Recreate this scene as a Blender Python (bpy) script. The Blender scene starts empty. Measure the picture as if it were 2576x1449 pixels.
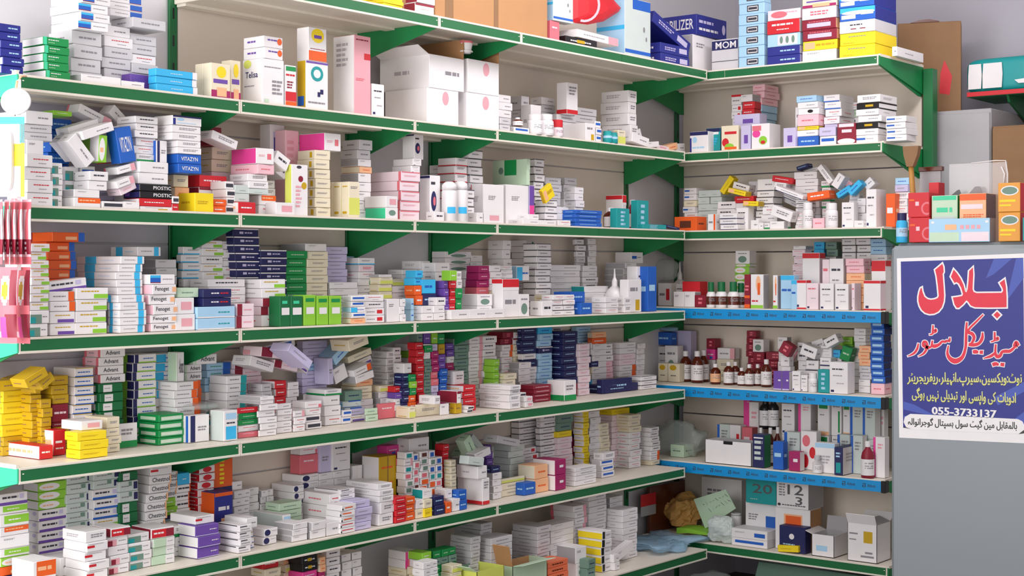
import bpy, math, random
from mathutils import Vector, Matrix
R = random.Random(7)
C = bpy.context.scene.collection
sc = bpy.context.scene
# ---------------------------------------------------------------- camera, world, lights, exposure
FPX, CX, CY, CZ, PSI, HOR = 3716.4, 4.330, -6.865, 1.75, 0.6744, 677.0
SN, CS = math.sin(PSI), math.cos(PSI)
cd = bpy.data.cameras.new('camera'); cam = bpy.data.objects.new('camera', cd); C.objects.link(cam)
cam.location = (CX, CY, CZ); cam.rotation_euler = (math.pi / 2, 0, PSI)
cd.sensor_width = 36.0; cd.lens = FPX / 2576 * 36.0; cd.shift_y = -(724.5 - HOR) / 2576
cd.clip_start = 0.05; cd.clip_end = 60
sc.camera = cam
wd = bpy.data.worlds.new('world'); sc.world = wd; wd.use_nodes = True
wn = wd.node_tree; bg = wn.nodes['Background']
tc = wn.nodes.new('ShaderNodeTexCoord'); sep = wn.nodes.new('ShaderNodeSeparateXYZ'); rmp = wn.nodes.new('ShaderNodeValToRGB')
wn.links.new(tc.outputs['Generated'], sep.inputs[0]); wn.links.new(sep.outputs['Z'], rmp.inputs[0]); wn.links.new(rmp.outputs[0], bg.inputs[0])
rmp.color_ramp.elements[0].position = 0.0; rmp.color_ramp.elements[0].color = (1.7, 1.60, 1.60, 1)
rmp.color_ramp.elements[1].position = 0.6; rmp.color_ramp.elements[1].color = (.93, .93, .97, 1)
bg.inputs[1].default_value = 0.36
mrg = wn.nodes.new('ShaderNodeMapRange'); mrg.inputs['From Min'].default_value = 1; mrg.inputs['From Max'].default_value = -1; mrg.inputs['To Min'].default_value = .5; mrg.inputs['To Max'].default_value = 2.0
mul = wn.nodes.new('ShaderNodeVectorMath'); mul.operation = 'SCALE'       # the open, sunlit street side lies towards -Y
wn.links.new(sep.outputs['Y'], mrg.inputs['Value']); wn.links.new(rmp.outputs[0], mul.inputs[0]); wn.links.new(mrg.outputs[0], mul.inputs['Scale']); wn.links.new(mul.outputs[0], bg.inputs[0])
def area(name, loc, target, sx, sy, power, col):
    l = bpy.data.lights.new(name, 'AREA'); l.shape = 'RECTANGLE'; l.size = sx; l.size_y = sy; l.energy = power; l.color = col
    o = bpy.data.objects.new(name, l); C.objects.link(o); o.location = loc
    o.rotation_euler = (Vector(target) - Vector(loc)).to_track_quat('-Z', 'Y').to_euler(); return o
area('shopfront_daylight', (1.0, -6.3, 2.1), (0.3, -3.2, 2.0), 2.2, 1.9, 92, (1.0, .99, .985))
area('shop_interior_light', (1.55, -1.9, 3.40), (0.35, -1.5, 2.2), 2.8, .3, 40, (1.0, .945, .965))  # fill lamp added high up to brighten the upper shelves, no real fixture
sc.view_settings.view_transform = 'Standard'; sc.view_settings.look = 'None'; sc.view_settings.gamma = 1.0
sc.view_settings.use_curve_mapping = False; sc.view_settings.exposure = 0.0
# ---------------------------------------------------------------- picture measurements -> places on a shelf
def depth_of(x, y): return -SN * (x - CX) + CS * (y - CY)
def y_at(px, x):
    k = (px - 1288) / FPX; return CY - (x - CX) * (CS + k * SN) / (SN - k * CS)
def x_at(px, y):
    k = (px - 1288) / FPX; return CX + (y - CY) * (k * CS - SN) / (CS + k * SN)
def z_at(py, x, y): return CZ + (HOR - py) * depth_of(x, y) / FPX
def on_z(px, py, z):
    d = FPX * (z - CZ) / (HOR - py); r = (px - 1288) / FPX * d
    return CX - SN * d + CS * r, CY + CS * d + SN * r
def on_yplane(px, py, y):
    x = x_at(px, y); return Vector((x, y, z_at(py, x, y)))
def on_xplane(px, py, x):
    y = y_at(px, x); return Vector((x, y, z_at(py, x, y)))
# ---------------------------------------------------------------- colours and materials
PAL = dict(w='ece9ea', wp='eedbe2', wg='cfcdd0', cr='e9dfc4', gy='a9a7aa', dg='5a5a5c', pk='ee9fb2', lp='f3c3cd', hp='e8459a', mg='a51d62', rd='cf1f2b', dr='8a1730', co='e0707c',
  og='ea5f1c', pe='f3b98c', ye='f4d81c', my='c9a312', kr='b98a5e', kd='8e6c4c', gn='0c8f48', dn='0a6a3a', lg='8ecb3a', pg='c3dcc0', tl='149a9c', cy='38b6ea', bl='1d5fbe', nv='1d2058', sk='a9d2ee', pu='6d4aa6',
  lv='c9c2e2', bk='19191c', br='5e2c1c', am='5a1f0e', sg='15693a', sw='e8e0d2', sb='0a92d6', wl='bdbac4', pn='ded3c6', wt='d2d0d4', st='8b9398', fl='4a443e', mt='3fd09c', gt='6f8f80', sv='bfc3c8', lm='d9e06a', wood='b9853f', ink='3a3a44', gt2='8d8a90', ltx='b4aeb4', fb='232a86', fr='de2540', fy='d8d884', ppk='e7a6b0', ag='c9d4d0', ltb='4356b0', bgn='0d8044', pb='d6a35c')
def s2l(h):
    v = [int(h[i:i + 2], 16) / 255 for i in (0, 2, 4)]
    return tuple((c / 12.92 if c < .04045 else ((c + .055) / 1.055) ** 2.4) for c in v) + (1,)
MATS = {}
def M(c, rough=.5, metal=0, noise=.05, scale=14, key=None, trans=0, alpha=1, bump=0):
    k = key or c
    if k in MATS: return MATS[k]
    m = bpy.data.materials.new('mat_' + k); m.use_nodes = True; n = m.node_tree; p = n.nodes['Principled BSDF']
    p.inputs['Roughness'].default_value = rough; p.inputs['Metallic'].default_value = metal
    col = s2l(PAL[c])
    tx = n.nodes.new('ShaderNodeTexCoord'); nz = n.nodes.new('ShaderNodeTexNoise'); mx = n.nodes.new('ShaderNodeMixRGB')
    nz.inputs['Scale'].default_value = scale; nz.inputs['Detail'].default_value = 2
    n.links.new(tx.outputs['Object'], nz.inputs['Vector']); n.links.new(nz.outputs['Fac'], mx.inputs[0])
    mx.inputs[1].default_value = tuple(v * (1 - noise) for v in col[:3]) + (1,); mx.inputs[2].default_value = tuple(min(1, v * (1 + noise)) for v in col[:3]) + (1,)
    n.links.new(mx.outputs[0], p.inputs['Base Color'])
    if bump:
        b = n.nodes.new('ShaderNodeBump'); b.inputs['Strength'].default_value = bump; n.links.new(nz.outputs['Fac'], b.inputs['Height']); n.links.new(b.outputs[0], p.inputs['Normal'])
    if trans: p.inputs['Transmission Weight'].default_value = trans
    if alpha < 1: p.inputs['Alpha'].default_value = alpha
    MATS[k] = m; return m
M('sg', .42); M('sb', .4); M('sw', .45); M('wt', .85, scale=3, noise=.06); M('pn', .6, scale=4, noise=.04); M('wl', .8, scale=3, noise=.05)
M('am', .12); M('br', .15); M('fl', .7, scale=6, noise=.2); M('kr', .75, scale=9, noise=.08); M('kd', .8, noise=.1); M('st', .38, scale=3, noise=.03)
M('w', .28, key='gloss'); M('bk', .3); M('wood', .5, scale=20, noise=.15)
M('w', .12, key='clear', alpha=.22); M('ag', .18, key='bag', alpha=.34, bump=.9, scale=30); M('sk', .15, key='bluebag', alpha=.55, bump=.9, scale=40); M('pb', .8, bump=.6, scale=30); M('w', .05, key='glass', alpha=.35)
# ---------------------------------------------------------------- mesh building
class MB:
    def __init__(s): s.v = []; s.f = []; s.m = []; s.mats = []
    def mi(s, c):
        if c not in s.mats: s.mats.append(c)
        return s.mats.index(c)
    def poly(s, pts, c):
        n = len(s.v); s.v += [tuple(p) for p in pts]; s.f.append(tuple(range(n, n + len(pts)))); s.m.append(s.mi(c))
    def box(s, lo, hi, c, ch=0):
        x0, y0, z0 = lo; x1, y1, z1 = hi; n = len(s.v); k = s.mi(c)
        if not ch:
            s.v += [(x, y, z) for z in (z0, z1) for y in (y0, y1) for x in (x0, x1)]
            for q in ((0, 2, 3, 1), (4, 5, 7, 6), (0, 1, 5, 4), (2, 6, 7, 3), (0, 4, 6, 2), (1, 3, 7, 5)): s.f.append(tuple(n + i for i in q)); s.m.append(k)
            return
        # chamfered: every face inset, joined by edge strips and corner triangles
        P = {}
        X = (x0, x1); Y = (y0, y1); Z = (z0, z1); sg = (1, -1)
        for i in (0, 1):
            for j in (0, 1):
                for l in (0, 1):
                    for ax in range(3):
                        p = [X[i] + sg[i] * ch, Y[j] + sg[j] * ch, Z[l] + sg[l] * ch]
                        p[ax] = (X[i], Y[j], Z[l])[ax]
                        P[(i, j, l, ax)] = len(s.v); s.v.append(tuple(p))
        def F(*q):
            s.f.append(q); s.m.append(k)
        for a in (0, 1):
            o = [P[(a, j, l, 0)] for j, l in ((0, 0), (1, 0), (1, 1), (0, 1))]; F(*(o if a else o[::-1]))
            o = [P[(i, a, l, 1)] for i, l in ((0, 0), (0, 1), (1, 1), (1, 0))]; F(*(o if a else o[::-1]))
            o = [P[(i, j, a, 2)] for i, j in ((0, 0), (1, 0), (1, 1), (0, 1))]; F(*(o if a else o[::-1]))
        for a in (0, 1):
            for b in (0, 1):
                F(P[(a, b, 0, 0)], P[(a, b, 1, 0)], P[(a, b, 1, 1)], P[(a, b, 0, 1)])
                F(P[(a, 0, b, 0)], P[(a, 1, b, 0)], P[(a, 1, b, 2)], P[(a, 0, b, 2)])
                F(P[(0, a, b, 1)], P[(1, a, b, 1)], P[(1, a, b, 2)], P[(0, a, b, 2)])
        for i in (0, 1):
            for j in (0, 1):
                for l in (0, 1): F(P[(i, j, l, 0)], P[(i, j, l, 1)], P[(i, j, l, 2)])
    def prism(s, pts, ax, a, b, c):                      # outline pts in the two other axes, from a to b along ax
        def put(p, t): q = list(p); q.insert(ax, t); return tuple(q)
        n = len(s.v); N = len(pts); k = s.mi(c)
        s.v += [put(p, a) for p in pts] + [put(p, b) for p in pts]
        s.f.append(tuple(range(n, n + N))[::-1]); s.m.append(k); s.f.append(tuple(range(n + N, n + 2 * N))); s.m.append(k)
        for i in range(N): j = (i + 1) % N; s.f.append((n + i, n + j, n + N + j, n + N + i)); s.m.append(k)
    def lathe(s, prof, c, seg=20, sx=1, sy=1, cx=0, cy=0):
        n = len(s.v); k = s.mi(c)
        for r, z in prof:
            s.v += [(cx + r * sx * math.cos(2 * math.pi * i / seg), cy + r * sy * math.sin(2 * math.pi * i / seg), z) for i in range(seg)]
        for a in range(len(prof) - 1):
            for i in range(seg): j = (i + 1) % seg; s.f.append((n + a * seg + i, n + a * seg + j, n + (a + 1) * seg + j, n + (a + 1) * seg + i)); s.m.append(k)
        s.f.append(tuple(n + i for i in range(seg))[::-1]); s.m.append(k)
        q = n + (len(prof) - 1) * seg; s.f.append(tuple(q + i for i in range(seg))); s.m.append(k)
    def tube(s, pts, r, c, seg=8):
        pts = [Vector(p) for p in pts]; n = len(s.v); k = s.mi(c)
        for i, p in enumerate(pts):
            t = (pts[min(i + 1, len(pts) - 1)] - pts[max(i - 1, 0)]).normalized()
            u = t.cross(Vector((0, 0, 1)) if abs(t.z) < .9 else Vector((1, 0, 0))).normalized(); w = t.cross(u)
            for a in range(seg):
                q = p + (u * math.cos(2 * math.pi * a / seg) + w * math.sin(2 * math.pi * a / seg)) * r; s.v.append(tuple(q))
        for i in range(len(pts) - 1):
            for a in range(seg): b = (a + 1) % seg; s.f.append((n + i * seg + a, n + i * seg + b, n + (i + 1) * seg + b, n + (i + 1) * seg + a)); s.m.append(k)
        s.f.append(tuple(n + a for a in range(seg))); s.m.append(k); s.f.append(tuple(n + (len(pts) - 1) * seg + a for a in range(seg))); s.m.append(k)
    def mesh(s, name, smooth=False, fix=True):
        me = bpy.data.meshes.new(name); me.from_pydata(s.v, [], s.f)
        for c in s.mats: me.materials.append(M(c) if c not in MATS else MATS[c])
        me.polygons.foreach_set('material_index', s.m)
        if fix:
            import bmesh
            b = bmesh.new(); b.from_mesh(me); bmesh.ops.recalc_face_normals(b, faces=b.faces); b.to_mesh(me); b.free()
        if smooth: me.polygons.foreach_set('use_smooth', [True] * len(s.f))
        me.update(); return me
    def build(s, name, parent=None, smooth=False, loc=None, fix=True):
        o = bpy.data.objects.new(name, s.mesh(name, smooth, fix)); C.objects.link(o)
        if parent: o.parent = parent
        if loc is not None: o.location = loc
        return o
def tag(o, label, cat, group=None, kind=None):
    o['label'] = label; o['category'] = cat
    if group: o['group'] = group
    if kind: o['kind'] = kind
    return o
def struct(o, label, cat): return tag(o, label, cat, kind='structure')
def empty(name, loc, rz=0):
    o = bpy.data.objects.new(name, None); C.objects.link(o); o.location = loc; o.rotation_euler = (0, 0, rz); o.empty_display_size = .05; return o
# letters: the built-in typeface, flattened to faces once per word
TXT = {}
def word(txt):
    if txt in TXT: return TXT[txt]
    c = bpy.data.curves.new('w', 'FONT'); c.body = txt; c.resolution_u = 2; c.offset = .012
    o = bpy.data.objects.new('w', c); C.objects.link(o)
    dg = bpy.context.evaluated_depsgraph_get(); m = o.evaluated_get(dg).to_mesh()
    vs = [(v.co.x, v.co.y) for v in m.vertices]; fs = [tuple(p.vertices) for p in m.polygons]
    x0 = min(v[0] for v in vs); x1 = max(v[0] for v in vs); y0 = min(v[1] for v in vs); y1 = max(v[1] for v in vs)
    vs = [((x - x0) / (x1 - x0), (y - y0) / (y1 - y0)) for x, y in vs]
    o.evaluated_get(dg).to_mesh_clear(); bpy.data.objects.remove(o); bpy.data.curves.remove(c)
    TXT[txt] = (vs, fs); return TXT[txt]
# ---------------------------------------------------------------- room
zS = [CZ + z for z in (.9869, .5888, .1934, -.2087, -.6033, -.9968, -1.3895)]
dS = [.505, .3764, .3764, .3764, .3764, .3764, .505]
zR = [CZ + z for z in (.9869, .5888, .1934, -.1954, -.592, -.9782, -1.3857)]
dR = [.5044, .4665, .4665, .4518, .4518, .4518, .408]
yL, yA, yB, yC, yE = -4.31, -3.437, -2.537, -2.0206, -.5326
XR = 1.405; YW = .62
b = MB(); b.box((-.15, -5.0, -.1), (3.3, YW + .12, 0), 'fl'); struct(b.build('floor'), 'dark shop floor under the shelving', 'floor')
b = MB(); b.box((-.15, -5.0, 3.45), (3.6, YW + .12, 3.55), 'w'); struct(b.build('ceiling'), 'white shop ceiling above the racks', 'ceiling')
b = MB(); b.box((-.15, -5.6, 0), (0, YW + .12, 3.6), 'wt'); struct(b.build('wall_left'), 'pale grey painted wall behind the long left rack', 'wall')
b = MB(); b.box((0, YW, 0), (5.2, YW + .12, 3.6), 'wl'); struct(b.build('wall_back'), 'grey lavender painted wall behind the corner rack', 'wall')
def panel(name, lo, hi, c, seams, axis, label):
    b = MB(); zs = [lo[2]] + seams + [hi[2]]
    for i in range(len(zs) - 1):
        b.box((lo[0], lo[1], zs[i] + (.003 if i else 0)), (hi[0], hi[1], zs[i + 1] - .003), c, .0015)
    return tag(b.build(name), label, 'panel', 'metal back panels of the racks')
seamz = [CZ - .78, CZ - .30, CZ + .09, CZ + .50]
panel('back_panel', (.001, yL + .022, .3), (.012, yA - .022, CZ + .72), 'wl', seamz, 1, 'grey back panel of the leftmost bay of the long rack')
panel('back_panel', (.001, yA + .022, .3), (.012, yB - .022, CZ + 1.3), 'pn', seamz, 1, 'beige back panel behind the second bay of the long rack')
panel('back_panel', (.001, yC + .022, .3), (.012, yE - .004, CZ + 1.3), 'pn', seamz, 1, 'beige back panel of the wide right bay of the long rack')
panel('back_panel', (.042, -.012, .3), (XR - .004, -.001, CZ + 1.3 - .3), 'pn', seamz, 0, 'beige back panel of the short corner rack')
def post(x, y, z1, label):
    b = MB(); b.box((-.006, -.018, 0), (.006, .018, z1), 'sg', .002)
    for k in range(int(z1 / .1)): b.box((.0061, -.004, .06 + k * .1), (.0064, .004, .10 + k * .1), 'bk')
    return tag(b.build('upright_post', loc=(x, y, 0)), label, 'post', 'green upright posts of the racks')
for y, l in ((yL, 'green upright post at the far left end of the long rack'), (yA, 'green upright post between the first and second bay'), (yB, 'green upright post right of the second bay, beside the bare wall'),
             (yC, 'green upright post at the left edge of the wide right bay'), (yE + .02, 'green upright post at the right end of the long rack')):
    post(.0075, y, CZ + 1.25, l)
post(.0075, -.021, CZ + .9, 'dark green upright post in the corner of the racks')
b = MB(); b.box((-.02, -.03, 0), (.03, .03, CZ + .97), 'sg', .003); b.box((-.0203, -.008, .3), (-.02, .008, CZ + .9), 'bk')
tag(b.build('upright_post', loc=(XR + .029, .0, 0)), 'green upright post at the right end of the corner rack, beside the brown carton', 'post', 'green upright posts of the racks')
NAMES = ['top', 'second', 'third', 'fourth', 'fifth', 'sixth', 'bottom']
def shelf(i, kind, a0, a1, D, z, ticks=(), ends='', blue=False, label=''):
    """a bay's shelf; local x runs along it to the right, local y into it, front at y=0"""
    if kind == 'S': root = empty('rack_shelf', (D, a0, z), math.pi / 2)
    else: root = empty('rack_shelf', (a0, -D, z), 0)
    W = a1 - a0
    tag(root, label, 'shelf', 'green edged rack shelves')
    b = MB(); b.box((.002, .004, -.024), (W - .002, D - .014, 0), 'sw', .002)
    b.box((.01, D - .07, -.034), (W - .01, D - .02, -.024), 'sw'); b.box((.01, D * .45, -.032), (W - .01, D * .45 + .05, -.024), 'sw')
    b.build('board', root)
    b = MB(); b.box((.001, -.004, -.006), (W - .001, .004, .0015), 'sw', .001); b.box((.001, -.005, -.048), (W - .001, .004, -.040), 'sw', .001); b.box((.001, 0, -.041), (W - .001, .004, -.005), 'sw')
    for e in (0, 1): b.box((.001 if e == 0 else W - .007, -.003, -.041), (.007 if e == 0 else W - .001, .004, -.005), 'sw')
    b.build('front_lip', root)
    b = MB(); xs = [.008] + list(ticks) + [W - .008]
    for p, q in zip(xs, xs[1:]): b.box((p + .0015, -.0022, -.040), (q - .0015, .0005, -.006), 'sg')
    for e in (.016, W - .016): b.box((e - .003, -.003, -.019), (e + .003, -.0021, -.016), 'sw')
    b.build('price_strip', root)
    hw = .125
    for e in ((0, 1) if 'l' in ends else (1,)) if kind == 'S' else (0, 1):
        x0 = .001 if e == 0 else W - .007
        b = MB(); b.prism([(.012, -.047), (.012, -.025), (D - .016, -.025), (D - .016, -.025 - hw), (D - .05, -.025 - hw)], 0, x0, x0 + .006, 'bgn')
        b.build('bracket', root)
    if 'l' in ends:
        b = MB(); b.prism([(-.004, -.045), (-.004, .0), (D - .015, .0), (D - .015, -.12)], 0, -.006, -.001, 'mt'); b.box((-.008, -.002, -.001), (.002, D - .015, .012), 'sw'); b.build('end_plate', root)  # mint plate: the rack's green with daylight's brightening put into its colour
    if 'r' in ends:
        b = MB(); b.prism([(-.004, -.045), (-.004, -.004), (D - .015, -.004), (D - .015, -.14)], 0, W + .001, W + .006, 'bgn'); b.box((W - .002, .0, -.008), (W + .007, D - .015, .004), 'sw'); b.build('end_plate', root)
    if blue:
        h = .05; b = MB(); b.box((.02, -.0075, -.004 - h), (W - .008, -.006, -.004), 'sb')
        n = 13; sp = (W - .03) / n
        for k in range(n):
            x = .03 + k * sp
            for (u0, u1, v0, v1) in ((0, 1, .84, 1), (0, .2, .3, .45), (.82, 1, 0, 1), (0, .82, 0, .16), (0, .18, 0, .5), (0, .82, .42, .56)):
                b.box((x + u0 * .016, -.0078, -.004 - h + .016 + v0 * .018), (x + u1 * .016, -.0074, -.004 - h + .016 + v1 * .018), 'ink')
            vs, fs = word('Abbott'); m = len(b.v); kk = b.mi('ink')
            b.v += [(x + .024 + vx * .042, -.0078, -.004 - h + .018 + vy * .014) for vx, vy in vs]
            for f in fs: b.f.append(tuple(m + t for t in f)); b.m.append(kk)
        e = MB(); e.box((W - .010, -.012, -.058), (W + .014, .03, -.002), 'bk', .003); e.build('end_clip', root)
        o = b.build('advertising_strip', root, fix=False); o['label'] = 'bright blue strip with repeated black logo and Abbott lettering'
    return root
bays = ((yL, yA, 'leftmost bay', 'l'), (yA, yB, 'second bay', ''), (yB, yC, 'narrow middle bay', ''), (yC, yE, 'wide right bay', ''))
for i in range(7):
    for a0, a1, nm, e in bays:
        D = dS[i]
        if i in (0, 6) and nm == 'leftmost bay': continue
        shelf(i, 'S', a0, a1, D, zS[i], (.74,) if a1 == yE else (), e, False, f'green edged {NAMES[i]} shelf in the {nm} of the long left rack')
    shelf(i, 'R', .042, XR, dR[i], zR[i], (.55,) if i < 2 else (), 'r', i in (3, 4, 5),
          (f'blue edged {NAMES[i]} shelf of the corner rack' if i in (3, 4, 5) else f'green edged {NAMES[i]} shelf of the corner rack'))
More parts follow.
